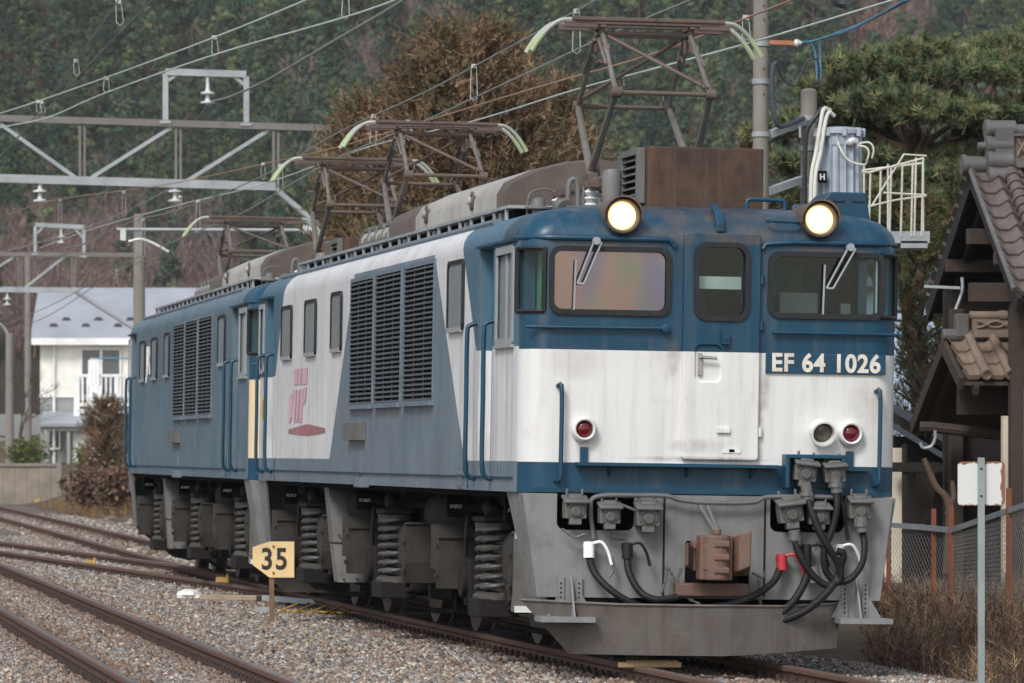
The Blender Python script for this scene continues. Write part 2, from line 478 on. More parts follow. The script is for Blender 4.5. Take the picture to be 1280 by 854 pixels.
M_steel = paint('grey_steel', S(102, 102, 100), 0.6, S(82, 72, 63), 0.75, 2.5, 0.3)
M_alu = paint('window_aluminium', S(150, 154, 156), 0.5, S(110, 108, 104), 0.3, 3, var=.08)
M_sand = paint('grimy_sand_box', S(58, 55, 51), .75, S(40, 32, 27), .85, 3, .5, spec=.3)
M_skirt = paint('dusty_grey_skirt', S(124, 125, 124), .6, S(92, 84, 76), .7, 2.2, .4)
M_frame = paint('grimy_underframe', S(32, 30, 28), 0.8, S(44, 34, 28), 0.6, 5, 0.3, spec=.25)
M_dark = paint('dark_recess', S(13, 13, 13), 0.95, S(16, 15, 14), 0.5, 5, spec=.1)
M_spring = paint('spring_steel', S(74, 72, 69), 0.5, S(42, 34, 29), 0.8, 7, .3)
M_wheel = paint('wheel_steel', S(104, 96, 90), 0.6, S(60, 48, 40), 0.7, 5, metal=0.4)
M_rust = paint('rusty_box', S(60, 48, 41), 0.9, S(98, 72, 54), 0.6, 2.2, 0.8, bump=0.1, dlo=.45, dhi=.7)
M_pan = paint('pantograph_steel', S(92, 80, 72), 0.65, S(112, 72, 48), 0.7, 5)
M_panarm = paint('pantograph_arm', S(122, 116, 110), 0.55, S(96, 70, 54), 0.7, 4, metal=0.3)
M_horn = paint('pantograph_horn', S(160, 162, 152), 0.5, S(130, 128, 110), 0.4, 6)
M_horntip = paint('horn_tip', S(158, 172, 134), 0.5, S(130, 124, 104), 0.4, 6)
M_rubber = paint('black_rubber', S(24, 24, 24), 0.6, S(62, 54, 47), 0.45, 6, spec=.35)
M_gasket = paint('window_gasket', S(24, 25, 27), 0.6, S(70, 64, 58), 0.4, 6)
M_bluepart = paint('blue_paint_part', BLUE, 0.45, S(60, 62, 62), 0.45, 4)
M_whitepart = paint('white_paint_part', WHITE, 0.45, S(150, 140, 126), 0.35, 3)
M_slatepart = paint('slate_paint_part', S(104, 116, 126), 0.5, S(74, 72, 70), 0.4, 3, 0.2)
M_chrome = paint('bright_metal', S(190, 188, 182), 0.3, S(120, 112, 100), 0.5, 8, metal=0.8)
M_hood = paint('weathered_roof_hood', S(160, 157, 150), 0.75, S(112, 102, 92), 0.6, 1.2)
M_hoodbrown = paint('brown_hood_end', S(92, 82, 74), 0.85, S(78, 66, 58), 0.7, 3, 0.3)
M_roofdark = paint('roof_walkway', S(150, 154, 156), 0.6, S(90, 88, 84), 0.6, 4)
M_louvframe = paint('louvre_frame', S(104, 120, 132), 0.5, S(64, 66, 66), 0.5, 4)
M_louv = paint('louvre_slat', S(66, 70, 73), 0.6, S(50, 48, 46), 0.7, 6)
M_cabin = paint('cab_interior', S(26, 38, 32), 0.7, S(16, 20, 18), 0.6, 3)
M_cabdark = paint('cab_desk', S(20, 22, 22), 0.8, S(24, 24, 24), 0.5, 5, spec=.2)
M_curtain = paint('green_curtain', S(70, 128, 104), 0.9, S(46, 92, 76), 0.7, 12)
M_paper = paint('white_card', S(232, 234, 230), 0.8, S(190, 190, 186), 0.2, 3)
M_glass = glass_mat('cab_glass', (0.84, 0.90, 0.88, 1), 0.02)
M_sideglass = paint('dusty_side_glass', S(122, 127, 128), 0.55, S(124, 122, 116), 0.3, 2, var=.08, spec=.3)
M_yellow = paint('yellow_paint', S(182, 146, 78), 0.7, S(150, 110, 60), 0.4, 6)
M_redpaint = paint('red_cock', S(176, 44, 52), 0.5, S(110, 50, 46), 0.3, 6)
M_porcelain = paint('porcelain', S(206, 210, 208), 0.3, S(150, 148, 140), 0.4, 8)
M_logo = paint('faded_red_mark', S(200, 160, 170), 0.6, S(206, 176, 180), 0.6, 5, 0.3)
M_logobar = paint('dark_red_mark', S(156, 106, 110), 0.6, S(170, 120, 124), 0.5, 5, 0.2)
M_letter = paint('cast_letter', S(214, 208, 196), 0.5, S(150, 146, 138), 0.35, 14)
M_markerglass = paint('dull_marker_glass', S(96, 88, 76), .2, S(60, 56, 50), .4, 9)
M_redlens = NT('red_lens'); M_redlens = M_redlens.out(S(92, 10, 18), 0.12, 0, 0.7)
M_lamp = NT('lit_headlight')
_lx = M_lamp.xyz(); _lr = M_lamp.m('SQRT', M_lamp.m('ADD', M_lamp.m('MULTIPLY', _lx[1], _lx[1]), M_lamp.m('MULTIPLY', _lx[2], _lx[2])))
M_lamp.link(M_lamp.mix(M_lamp.ramp(_lr, .03, .10), S(255, 246, 222), S(255, 212, 148)), M_lamp.b.inputs['Emission Color'])
M_lamp.link(M_lamp.ramp(_lr, .02, .105, 4.0, .9), M_lamp.b.inputs['Emission Strength'])
M_lamp = M_lamp.out(S(150, 140, 110), 0.2)
M_sheenpaint = NT('painted_sheen_windscreen')            # mirror-like pane: tints of a sky reflection painted into its base colour
_u = M_sheenpaint.noise(1.7, 1.5, .5, (0.2, 1.5, .55), (0, 3.3, 0.4)); _w = M_sheenpaint.noise(1.3, 1, .5, (.2, 1.2, .8), (0, 8.1, 2.4))
_c = M_sheenpaint.mix(M_sheenpaint.ramp(_u, .38, .62), S(150, 130, 126), S(124, 122, 142)); _c = M_sheenpaint.mix(M_sheenpaint.ramp(_w, .48, .66), _c, S(144, 144, 116)); _c = M_sheenpaint.mix(M_sheenpaint.ramp(_w, .42, .30), _c, S(122, 134, 120))
M_sheenpaint = M_sheenpaint.out(_c, 0.05, 0.9)

def livery(name, old):
    """paint scheme of the body in loco coordinates"""
    t = NT(name); X, Y, Z = t.xyz()
    def lin(x0, z0, x1, z1, sign=1):         # 1 in front of the line through two points of the side
        k = (x1 - x0) / (z1 - z0)
        v = t.m('SUBTRACT', X, t.m('MULTIPLY_ADD', Z, k, x0 - k * z0))
        return t.m('GREATER_THAN', v, 0.0) if sign > 0 else t.m('LESS_THAN', v, 0.0)
    AND = lambda *a: a[0] if len(a) == 1 else t.m('MULTIPLY', a[0], AND(*a[1:]))
    OR = lambda a, b: t.m('MAXIMUM', a, b)
    NOT = lambda a: t.m('SUBTRACT', 1.0, a)
    above = lambda z: t.m('GREATER_THAN', Z, z)
    front = OR(t.m('GREATER_THAN', X, -0.20), t.m('LESS_THAN', X, -LEN + 0.20))
    v1 = t.noise(1.3, 5); v2 = t.noise(9, 6, .7)
    slate = t.mix(t.ramp(v1, .3, .7), S(96, 113, 126), S(120, 134, 144)) if not old else t.mix(t.ramp(v1, .3, .7), S(80, 106, 122), S(104, 124, 136))
    blue = t.mix(t.ramp(v1, .35, .65), S(7, 57, 80), S(13, 66, 90))
    bandc = CREAM if old else WHITE
    c = slate
    if not old:
        white = t.mix(t.ramp(v1, .3, .7), S(206, 207, 208), S(222, 222, 222))
        trap = AND(lin(-11.50, 1.522, -9.84, 3.238), lin(-2.83, 1.527, -4.66, 3.247, -1), t.m('LESS_THAN', Z, 3.25))
        w = AND(above(1.525), NOT(trap))
        frontblue = AND(lin(-3.10, 3.275, -2.29, 2.41), above(2.40))
        rearblue = AND(lin(-16.09, 2.377, -15.45, 3.204, -1), above(2.38))
        w = AND(w, t.m('LESS_THAN', Z, 3.42))
        c = t.mix(w, c, white)
        cabblue = t.mix(t.ramp(v1, .3, .7), S(62, 100, 122), S(78, 112, 132))
        c = t.mix(OR(frontblue, rearblue), c, cabblue)
    band = AND(above(1.522), t.m('LESS_THAN', Z, 2.378))
    fc = t.mix(band, blue, bandc)
    c = t.mix(front, c, fc)
    dome = AND(above(3.23), t.m('GREATER_THAN', X, -1.0))
    c = t.mix(dome, c, blue)
    # soot on the dome over the door, rain streaks and rust specks
    soot = t.m('MULTIPLY', t.ramp(t.m('ABSOLUTE', t.m('SUBTRACT', Y, 0.0)), 0.25, 1.05, 1, 0), above(3.2))
    soot = AND(soot, t.ramp(t.noise(5, 6, .7, (1, 1, .6)), .36, .62), t.m('GREATER_THAN', X, -1.6))
    c = t.mix(t.m('MULTIPLY', soot, 0.8), c, S(88, 78, 72))
    st = t.noise(8, 5, .65, (1, 1, .06))
    c = t.mix(t.ramp(st, .5, .74, 0, t.m('MULTIPLY_ADD', front, -.18, .42)), c, S(124, 116, 106))
    st2 = t.noise(15, 4, .6, (1, 1, .04), (4, 4, 4))
    c = t.mix(t.ramp(st2, .55, .72, 0, t.m('MULTIPLY_ADD', front, -.15, .3)), c, S(84, 78, 74))
    c = t.mix(t.ramp(t.noise(2.2, 8, .75, off=(9, 2, 5)), .56, .76, 0, .26), c, S(122, 106, 90))
    c = t.mix(t.ramp(t.noise(38, 3, .6), .73, .78, 0, .7), c, S(112, 86, 66))
    t.bump(t.noise(2.4, 2, .5, (1, 1, .7)), 0.22, 0.05)
    for (sy, sz, ry, rz, am) in ((-1.06, 2.28, .20, .12, .25), (-.30, 2.33, .05, .12, .6), (.38, 1.85, .03, .35, .5), (-.12, 1.66, .2, .05, .4), (.42, 2.10, .03, .16, .5), (1.2, 2.02, .12, .2, .3), (-.9, 3.17, .42, .035, .7), (.85, 3.17, .35, .03, .6), (-.1, 1.56, .5, .02, .6), (-.99, 1.63, .05, .1, .45), (1.08, 1.63, .05, .1, .4)):
        d = t.m('ADD', t.m('POWER', t.m('MULTIPLY', t.m('SUBTRACT', Y, sy), 1 / ry), 2.0), t.m('POWER', t.m('MULTIPLY', t.m('SUBTRACT', Z, sz), 1 / rz), 2.0))
        k_ = t.m('MULTIPLY', t.ramp(d, 0, 1.6, 1, 0), t.ramp(v2, .38, .62, .15, am))
        c = t.mix(t.m('MULTIPLY', k_, t.m('GREATER_THAN', X, -.25)), c, S(104, 84, 66))
    r = t.ramp(v2, .3, .7, .30, .5)
    return t.out(c, r, 0, 0.45)
M_livery = livery('freight_livery', False)
M_livery_old = livery('old_blue_livery', True)

def outline(e=0.0, x0=0.0, n=7):
    """plan outline of the body, inset by e, both ends rounded"""
    hw = HW - e; out = []
    ry, rx = 0.22, 0.27
    for (sx, q0) in ((1, 0), (-1, 1)):
        for k in range(n + 1):
            q = R(90 * k / n)
            if sx > 0: out.append((-e - rx + rx * math.cos(R(90) - q) if False else -e - rx + rx * math.sin(q), (hw - ry) + ry * math.cos(q)))
        break
    half = out                                  # +y corner of the front, from the side to the front face
    half = sorted(half, key=lambda p: p[0])
    fr = half + [(x, -y) for x, y in reversed(half)]
    rear = [(-LEN - x, y) for x, y in reversed(fr)]
    return fr + rear

def body_mesh(mb):
    rings = [(0, SILL), (0, 1.523), (0, 2.38), (0, SIDE), (.018, 3.30), (.055, 3.355), (.115, 3.405), (.21, 3.445), (.40, 3.48), (.70, 3.51), (1.05, 3.522)]
    vs = []; n = None
    for e, z in rings:
        o = outline(e); n = len(o)
        vs += [(x, y, z) for x, y in o]
    fs = [(i * n + j, i * n + (j + 1) % n, (i + 1) * n + (j + 1) % n, (i + 1) * n + j) for i in range(len(rings) - 1) for j in range(n)]
    fs += [tuple(range(n)), tuple(range((len(rings) - 1) * n, len(rings) * n))]
    mb.add(vs, fs)

WIN = {'l': (-1.239, 2.677, -.362, 3.133), 'r': (.45, 2.68, 1.306, 3.126)}
DWIN = (-.129, 2.646, .24, 3.181)
DOOR = (-.236, 1.557, .356, 3.282)

def louvre(parent, x0, x1, z0, z1):
    y = -HW
    mb = MB(); w = 0.035
    for a, b in (((x0, y - .018, z0), (x0 + w, y - .002, z1)), ((x1 - w, y - .018, z0), (x1, y - .002, z1)), ((x0 + w, y - .018, z1 - w), (x1 - w, y - .002, z1)), ((x0 + w, y - .045, z0), (x1 - w, y - .002, z0 + w * 1.2))):
        mb.box2(a, b)
    for k in (1, 2):
        xm = x0 + (x1 - x0) * k / 3
        mb.box2((xm - .007, y - .012, z0 + w), (xm + .007, y - .003, z1 - w))
    fr = mb.obj('louvre', M_louvframe, parent)
    sl = MB(); n = 27
    for k in range(n):
        z = z0 + w + (z1 - z0 - 2 * w) * (k + .5) / n
        sl.box(((x0 + x1) / 2, y - .012, z), (x1 - x0 - 2 * w, .03, .006), Matrix.Rotation(R(48), 3, 'X'))
    sl.obj('slats', M_louv, fr)
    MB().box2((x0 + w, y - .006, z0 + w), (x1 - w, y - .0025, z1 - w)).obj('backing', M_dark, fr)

def side_window(parent, x0, x1, z0, z1, mat):
    y = -HW - .002; f = lambda a, b: (a, y, b)
    o = rrect(x0, z0, x1, z1, .07); i = rrect(x0 + .045, z0 + .03, x1 - .045, z1 - .03, .05)
    mb = MB(); ring(mb, o, i, f, (0, -.022, 0))
    w = mb.obj('side_window', M_gasket, parent)
    MB().prism([(a, y - .006, b) for a, b in i], (0, -.004, 0)).obj('pane', M_sideglass, w)
    MB().box2((x0 + .05, y - .03, z0 - .01), (x1 - .05, y - .001, z0 + .03)).obj('sill', M_alu, w)

def rail_tube(parent, pts, r=.016, mat=None, name='handrail', n=8, lab=None):
    mb = MB(); mb.tube(pts, r, n)
    return mb.obj(name, mat or M_bluepart, parent, smooth=True, label=lab)

def connector(parent, c, s=1.0, tilt=0.0, label=None, plug=None):
    """cast jumper socket with a hinged lid"""
    mb = MB(); c = Vector(c)
    m = Matrix.Rotation(R(tilt), 3, 'X')
    g = lambda x, y, z: c + m @ Vector((x * s, y * s, z * s))
    mb.box(g(0, 0, .02), (.16 * s, .20 * s, .16 * s), m)
    mb.box(g(.05, 0, .115), (.22 * s, .23 * s, .03 * s), m @ Matrix.Rotation(R(14), 3, 'Y'))
    mb.box(g(.03, 0, .14), (.12 * s, .12 * s, .03 * s), m @ Matrix.Rotation(R(14), 3, 'Y'))
    for q in (-.07, .07): mb.box(g(-.02, q, .16), (.05 * s, .02 * s, .10 * s), m)
    mb.cyl(g(.06, 0, .02), g(.10, 0, .01), .085 * s, 16)
    mb.cyl(g(.09, 0, .01), g(.115, 0, .005), .05 * s, 12)
    mb.box(g(.03, 0, -.085), (.10 * s, .11 * s, .06 * s), m)
    return mb.obj('jumper_socket', M_steel, parent, bevel=.008, smooth=True, label=label)

def hose(parent, pts, r=.034, label=None, mat=None):
    mb = MB(); mb.tube(curve_pts(pts, 7), r, 10)
    return mb.obj('hose', mat or M_rubber, parent, smooth=True, label=label)

def wheel(parent, x, y):
    w = empty('wheel', (x, y, .53), parent=parent)
    sg = -1 if y < 0 else 1
    mb = MB()
    mb.lathe([(.08, -.06), (.40, -.045), (.47, -.06), (.53, -.065), (.53, .05), (.56, .062), (.55, .075), (.47, .075), (.40, .04), (.12, .05)], (0, 0, 0), (0, -sg, 0), 40)
    mb.obj('tyre', M_wheel, w, smooth=True)
    MB().lathe([(.14, -.14), (.14, .05)], (0, 0, 0), (0, -sg, 0), 20).obj('hub', M_frame, w, smooth=True)
    return w

def bogie(parent, xc):
    b = empty('bogie', (xc, 0, 0), parent=parent)
    for sg in (-1, 1):
        y = sg * 1.02
        mb = MB()
        poly = [(-1.75, .62), (-1.75, .46), (-.75, .44), (-.55, .32), (.55, .32), (.75, .44), (1.75, .46), (1.75, .62), (.8, .62), (.55, .48), (-.55, .48), (-.8, .62)]
        mb.prism([(x, y - .09, z) for x, z in poly], (0, .18, 0))
        for x in (-1.25, 1.25):
            mb.box((x, y + sg * .09, .53), (.36, .20, .34)); mb.cyl((x, y + sg * .1, .53), (x, y + sg * .24, .53), .15, 18)
            for q in (-.27, .27): mb.cyl((x + q, y, .6), (x + q, y, .86), .07, 12)
            mb.box((x, y, .90), (.8, .16, .07))
        mb.box((-1.9, y, .45), (.12, .2, .3)); mb.box((1.9, y, .45), (.12, .2, .3))
        mb.obj('bogie_frame', M_frame, b, bevel=.012, smooth=True)
        for dx in (-.16, .16):
            sp = MB(); sp.coil((dx * 1.0, sg * 1.17), .44, .98, .115, .023, 7.0)
            sp.lathe([(.15, 0), (.15, .03), (.11, .06), (.09, .06)], (dx, sg * 1.17, .40), (0, 0, 1), 20)
            sp.lathe([(.09, 0), (.13, .0), (.14, .05), (.09, .07)], (dx, sg * 1.17, .97), (0, 0, 1), 20)
            sp.obj('coil_spring', M_spring, b, smooth=True)
        MB().box((0, sg * 1.17, .335), (.60, .33, .15)).obj('spring_seat', M_frame, b, bevel=.01)
        sb = MB(); sb.box((0, sg * 1.17, 1.05), (.6, .28, .04)); sb.box((0, sg * 1.0, 1.16), (.3, .2, .2))
        sb.cyl((.1, sg * 1.19, 1.08), (-.1, sg * 1.19, 1.16), .07, 14)
        sb.obj('spring_bracket', M_frame, b, bevel=.01, smooth=True)
        for dx in (-1.95, 1.95):
            s = MB(); f = 1 if dx > 0 else -1
            pr = [(-.20, .86), (.20, .95), (.20, .62), (.16, .44), (.10, .44), (.06, .60), (-.20, .60)] if f > 0 else [(-.20, .95), (.20, .86), (.20, .44), (.14, .44), (.08, .60), (-.20, .60)]
            s.prism([(dx + a, sg * 1.06, z) for a, z in pr], (0, sg * .32, 0))
            s.bar((dx - f * .22, sg * 1.21, .872), (dx + f * .22, sg * 1.21, .968), .34, .022)
            for q in (.55, .8): s.box((dx + .2, sg * 1.395, q), (.03, .03, .04))
            s.tube(curve_pts([(dx + .25, sg * 1.15, .98), (dx + .36, sg * 1.15, 1.05), (dx + .40, sg * 1.17, .9), (dx + .33, sg * 1.16, .80), (dx + .28, sg * 1.15, .72)], 5), .018, 7)
            s.obj('sand_box', M_sand, b, bevel=.01)
        for x in (-1.25, 1.25): wheel(b, x, sg * .535)
        br = MB()
        for x in (-1.95, -.62, .62, 1.95):
            br.box((x, sg * .62, .42), (.07, .12, .38)); br.bar((x, sg * .8, .8), (x * .96, sg * .62, .35), .06, .05)
        br.tube([(-2.0, sg * .9, .20), (-1.0, sg * .92, .17), (1.0, sg * .92, .17), (2.0, sg * .9, .20)], .025, 8)
        br.obj('brake_rigging', M_dark, b)
    ax = MB()
    for x in (-1.25, 1.25): ax.cyl((x, -.6, .53), (x, .6, .53), .09, 14); ax.box((x * .8, 0, .6), (.9, .9, .7))
    ax.box((0, 0, .62), (3.4, 1.7, .30)); ax.box((0, 0, 1.0), (1.0, 2.0, .3))
    ax.obj('traction_motor', M_dark, b)

def insulator(mb, c, h, r=.07, mi=0):
    prof = [(.03, 0)]
    k = max(2, int(h / .05))
    for i in range(k):
        z = h * i / k
        prof += [(r * .55, z), (r, z + h / k * .35), (r * .9, z + h / k * .6), (r * .5, z + h / k * .75)]
    prof += [(.03, h)]
    mb.lathe(prof, c, (0, 0, 1), 14, mi)

def pantograph(parent, xc, zh, tilt=0.0):
    p = empty('pantograph', (xc, 0, 0), parent=parent)
    ins = MB()
    for x in (-.75, .75):
        for y in (-.55, .55): insulator(ins, (x, y, 3.52), .2)
    ins.obj('insulator', M_porcelain, p, smooth=True)
    bs = MB()
    for y in (-.55, .55): bs.bar((-.95, y, 3.75), (.95, y, 3.75), .07, .06)
    for x in (-.75, .75, -.12, .12): bs.bar((x, -.6, 3.755), (x, .6, 3.755), .06, .05)
    for y in (-.43, .43):
        bs.box((0, y, 3.82), (.34, .07, .12)); bs.box((0, y - .06 * (1 if y > 0 else -1), 3.93), (.05, .04, .2))
        bs.cyl((.18, y, 3.8), (.75, y, 3.8), .035, 10)
    bs.obj('base_frame', M_pan, p, bevel=.006)
    kx, ky, kz = .90, .385, 3.75 + (zh - 3.75) * .53
    la = MB(); ua = MB()
    for y in (-1, 1):
        for f in (-1, 1):
            a = Vector((-f * .14, y * .43, 3.80)); k = Vector((f * kx, y * ky, kz)); t = Vector((f * .09, y * .36, zh - .10))
            la.tube([a, k], [.036, .026], 8)
            la.tube([k, t], [.022, .018], 8); la.tube([k.lerp(t, .45) + Vector((0, y * .03, 0)), t + Vector((0, y * .035, -.06))], .012, 6); la.box(k.lerp(t, .72), (.05, .05, .07))
            ua.lathe([(.045, -.04), (.045, .04)], k, (0, 1, 0), 12)
            ring_pts = [k + Vector((f * -.02 + .05 * math.cos(q), y * -.06, .05 * math.sin(q) + .05)) for q in np.linspace(0, 5, 9)]
            ua.tube(ring_pts, .008, 5)
        ua.tube([(-.12, y * .37, zh - .35), (.12, y * .37, zh - .35)], .018, 6)
    la.obj('lower_arm', M_panarm, p, smooth=True)
    for f in (-1, 1):
        ua.tube([(f * kx, -ky, kz), (f * kx, ky, kz)], .019, 8)
        ua.tube([(f * .12, -f * .36 if False else -.34, zh - .12), (f * .12, .34, zh - .12)], .018, 8)
        s = 1 if f > 0 else -1
        ua.tube([(f * .12, -s * .33, zh - .14), (f * (kx - .02), s * (ky - .02), kz + .05)], .017, 8)
    ua.obj('upper_frame', M_pan, p, smooth=True)
    hd = MB()
    for f in (-1, 1):
        hd.box((f * .18, 0, zh - .012), (.075, 1.26, .03)); hd.box((f * .18, 0, zh - .04), (.05, 1.2, .03))
        hd.box((f * .18, .55, zh - .06), (.05, .26, .05)); hd.box((f * .18, -.55, zh - .06), (.05, .26, .05))
        for y in (-.37, .37): hd.tube([(f * .16, y, zh - .05), (f * .09, y, zh - .13)], .02, 6); hd.cyl((f * .13, y, zh - .26), (f * .13, y, zh - .08), .022, 8)
    for y in (-.37, .37): hd.bar((-.2, y, zh - .06), (.2, y, zh - .06), .05, .04)
    h = hd.obj('pan_head', M_pan, p, bevel=.005)
    for y in (-1, 1):
        for f in (-1, 1):
            hn = MB()
            c = [(f * .18, y * .60, zh - .02), (f * .17, y * .72, zh - .03), (f * .16, y * .82, zh - .10), (f * .15, y * .90, zh - .20), (f * .145, y * .95, zh - .28)]
            q = curve_pts(c, 5)
            hn.tube(q[:13], .019, 8); hn.tube(q[12:], .021, 8, 1)
            hn.obj('horn', [M_horn, M_horntip], h, smooth=True)
    return p

def headlight(parent, y, z, lit=True):
    h = empty('headlight', (.0, y, z), parent=parent)
    mb = MB()
    mb.lathe([(.0, -.5), (.135, -.5), (.142, .0), (.142, .06), (.132, .072), (.118, .072), (.108, .02)], (0, 0, 0), (1, 0, 0), 36)
    # peak over the lamp
    pk = []
    for k in range(13):
        q = R(-10 + 200 * k / 12); pk.append((math.cos(q), math.sin(q)))
    vs = []
    for r, x in ((.142, .04), (.148, .04), (.150, .17), (.144, .17)):
        vs += [(x - (.07 * (1 - max(0, b)) if x > .1 else 0), r * a, r * b) for a, b in pk]
    n = len(pk); fs = []
    for i in range(4):
        fs += [(i * n + j, i * n + j + 1, ((i + 1) % 4) * n + j + 1, ((i + 1) % 4) * n + j) for j in range(n - 1)]
    fs += [(0, n, 2 * n, 3 * n), (n - 1, 2 * n - 1, 3 * n - 1, 4 * n - 1)]
    mb.add(vs, fs)
    mb.obj('lamp_housing', paint('brown_lamp_rim', S(96, 80, 70), .6, S(60, 52, 48), .6, 8), h, smooth=True)
    MB().lathe([(.0, .012), (.06, .02), (.108, .016), (.108, .0)], (.01, 0, 0), (1, 0, 0), 32).obj('lens', M_lamp if lit else M_sideglass, h, smooth=True)
    if lit:
        MB().lathe([(.0, .0), (.022, .0), (.016, .01), (.0, .013)], (.027, 0, 0), (1, 0, 0), 14).obj('bulb', M_lamp, h, smooth=True)
    return h

def tail_light(parent, y, z):
    h = empty('tail_light', (0, y, z), parent=parent)
    MB().lathe([(.10, 0), (.10, .03), (.09, .075), (.078, .085), (.068, .08), (.066, .04)], (-.005, 0, 0), (1, 0, 0), 28).obj('lamp_housing', M_whitepart, h, smooth=True)
    MB().lathe([(.0, .062), (.03, .06), (.055, .05), (.066, .035), (.066, .0)], (0, 0, 0), (1, 0, 0), 24).obj('lens', M_redlens, h, smooth=True)

def make_loco(name, label, loc, th, roll, old, pans, group):
    root = tag(empty(name, loc, (-roll, 0, -(R(90) - th))), label, 'locomotive', group)
    LM = M_livery_old if old else M_livery
    # ---- body shell with cab, doors and windows cut out
    mb = MB(); body_mesh(mb)
    body = mb.obj('body', [LM, M_cabin], root, smooth=True)
    cb = MB()
    cb.prism([(-.10, -1.2, 1.72), (-.10, 1.2, 1.72), (-.34, 1.40, 1.72), (-1.42, 1.40, 1.72), (-1.42, -1.40, 1.72), (-.34, -1.40, 1.72)], (0, 0, 1.5), 1)
    cut(body, cb.obj('cutter', [LM, M_cabin]))
    k = MB()
    for w in WIN.values(): k.prism([(-.25, a, b) for a, b in rrect(*w, .07)], (.5, 0, 0), 0)
    k.prism([(-.25, a, b) for a, b in rrect(*DWIN, .08)], (.5, 0, 0), 0)
    for sg in (-1, 1):
        k.box2((-.262, sg * 1.285, 2.68), (.2, sg * 1.7, 3.13), 0)
        k.box2((-1.22, sg * 1.30, 2.45), (-.44, sg * 1.7, 3.14), 0)
        k.box2((-2.13, sg * 1.375, 1.41), (-1.46, sg * 1.7, 3.20), 0)
        k.box2((-LEN + .20, sg * 1.40, 2.45), (-LEN + .62, sg * 1.7, 3.14), 0)
        k.box2((-LEN + .80, sg * 1.375, 1.41), (-LEN + 1.42, sg * 1.7, 3.20), 0)
    cut(body, k.obj('cutter', [LM, M_cabin]))
    body.data.polygons.foreach_set('use_smooth', [True] * len(body.data.polygons)); body.data.set_sharp_from_angle(angle=R(35))
    # drip rails and seams
    g = MB()
    for y0, y1 in ((-1.49, -.36), (.40, 1.49)):
        yy = np.linspace(max(-1.24, y0), min(1.24, y1), 5)
        pts = [(.012, y, 3.225) for y in yy]
        if y0 < -1.3: pts = [(-.30, -1.482, 3.225), (-.12, -1.43, 3.225), (-.02, -1.32, 3.225)] + pts + [(.012, -.33, 3.21), (.012, -.305, 3.17)]
        else: pts = [(.012, .345 + .03, 3.17), (.012, .40, 3.21)] + pts[1:] + [(-.02, 1.32, 3.225), (-.12, 1.43, 3.225), (-.30, 1.482, 3.225)]
        g.tube(pts, .021, 8)
    for y in (-1.474,):
        g.box2((-17.4, y - .012, 1.395), (-.35, y, 1.405)); g.box2((-2.16, y - .03, 3.205), (-.34, y + .002, 3.225))
        g.box2((-LEN + .2, y - .03, 3.205), (-LEN + 1.45, y + .002, 3.225))
        for x in (-2.6, -9.2, -16.0): g.box2((x - .006, y - .006, 1.3), (x + .006, y, 1.52))
    g.obj('drip_rail', M_bluepart, root, smooth=True)
    # ---- front door
    dm = MB(); dm.prism([(.0015, a, b) for a, b in rrect(*DOOR, .025)], (.045, 0, 0))
    door = dm.obj('front_door', LM, root, bevel=.0)
    c2 = MB(); c2.prism([(-.1, a, b) for a, b in rrect(*DWIN, .08)], (.4, 0, 0))
    c2.prism([(.025, a, b) for a, b in rrect(-.142, 2.15, .061, 2.43, .05)], (.2, 0, 0))
    cut(door, c2.obj('cutter', [LM]))
    md = door.modifiers.new('bevel', 'BEVEL'); md.width = .008; md.segments = 2; md.limit_method = 'ANGLE'
    fo = rrect(DWIN[0] - .032, DWIN[1] - .032, DWIN[2] + .032, DWIN[3] + .032, .10); fi = rrect(DWIN[0] + .006, DWIN[1] + .006, DWIN[2] - .006, DWIN[3] - .006, .075)
    q = MB(); ring(q, fo, fi, lambda a, b: (.047, a, b), (.018, 0, 0)); dw = q.obj('door_window', M_gasket, door)
    MB().prism([(.02, a, b) for a, b in fi], (.006, 0, 0)).obj('pane', M_glass, dw)
    MB().box2((-.04, DWIN[0] + .02, 2.86), (-.03, DWIN[2] - .02, 2.955)).obj('destination_card', M_paper, dw)
    q = MB(); q.box2((.027, -.12, 2.20), (.05, -.09, 2.37)); q.tube([(.03, -.105, 2.335), (.075, -.105, 2.335), (.075, .02, 2.33)], .012, 8)
    q.obj('door_handle', M_chrome, door, smooth=True)
    q = MB(); q.box2((.047, -.005 + .06, 2.44), (.09, .06 + .055, 2.53)); q.cyl((.09, .085, 2.48), (.1, .085, 2.48), .015); q.obj('bracket', M_bluepart, door)
    MB().box2((.047, .03, 1.765), (.07, .13, 1.80)).obj('latch', M_whitepart, door); q = MB(); q.box2((.047, .08, 1.61), (.053, .22, 1.65)); q.box2((.053, .13, 1.62), (.058, .17, 1.64), 1); q.obj('door_lock', [M_whitepart, M_dark], door)
    for z in (1.74, 2.55, 2.9): MB().cyl((.02, .372, z), (.02, .372, z + .07), .018, 8).obj('hinge', (M_whitepart if z < 2.38 and not old else M_bluepart), door)
    # ---- windscreens
    for key, w in WIN.items():
        fo = rrect(w[0] - .03, w[1] - .035, w[2] + .03, w[3] + .032, .09); fi = rrect(w[0] + .008, w[1] + .008, w[2] - .008, w[3] - .008, .06)
        q = MB(); ring(q, fo, fi, lambda a, b: (.002, a, b), (.02, 0, 0)); ws = q.obj('windscreen', M_gasket, root, smooth=False)
        sheen_pane = key == 'l' and not old
        MB().prism([(-.02, a, b) for a, b in fi], (.006, 0, 0)).obj('pane', M_sheenpaint if sheen_pane else M_glass, ws, label='pane with a painted pink iridescent sheen' if sheen_pane else None)
        # wiper
        y = w[0] + (.30 if key == 'l' else .58); pw = MB()
        top = Vector((.05, y, w[3] + .06)); bot = Vector((.045, y - (.12 if key == 'l' else .16), w[1] + .20))
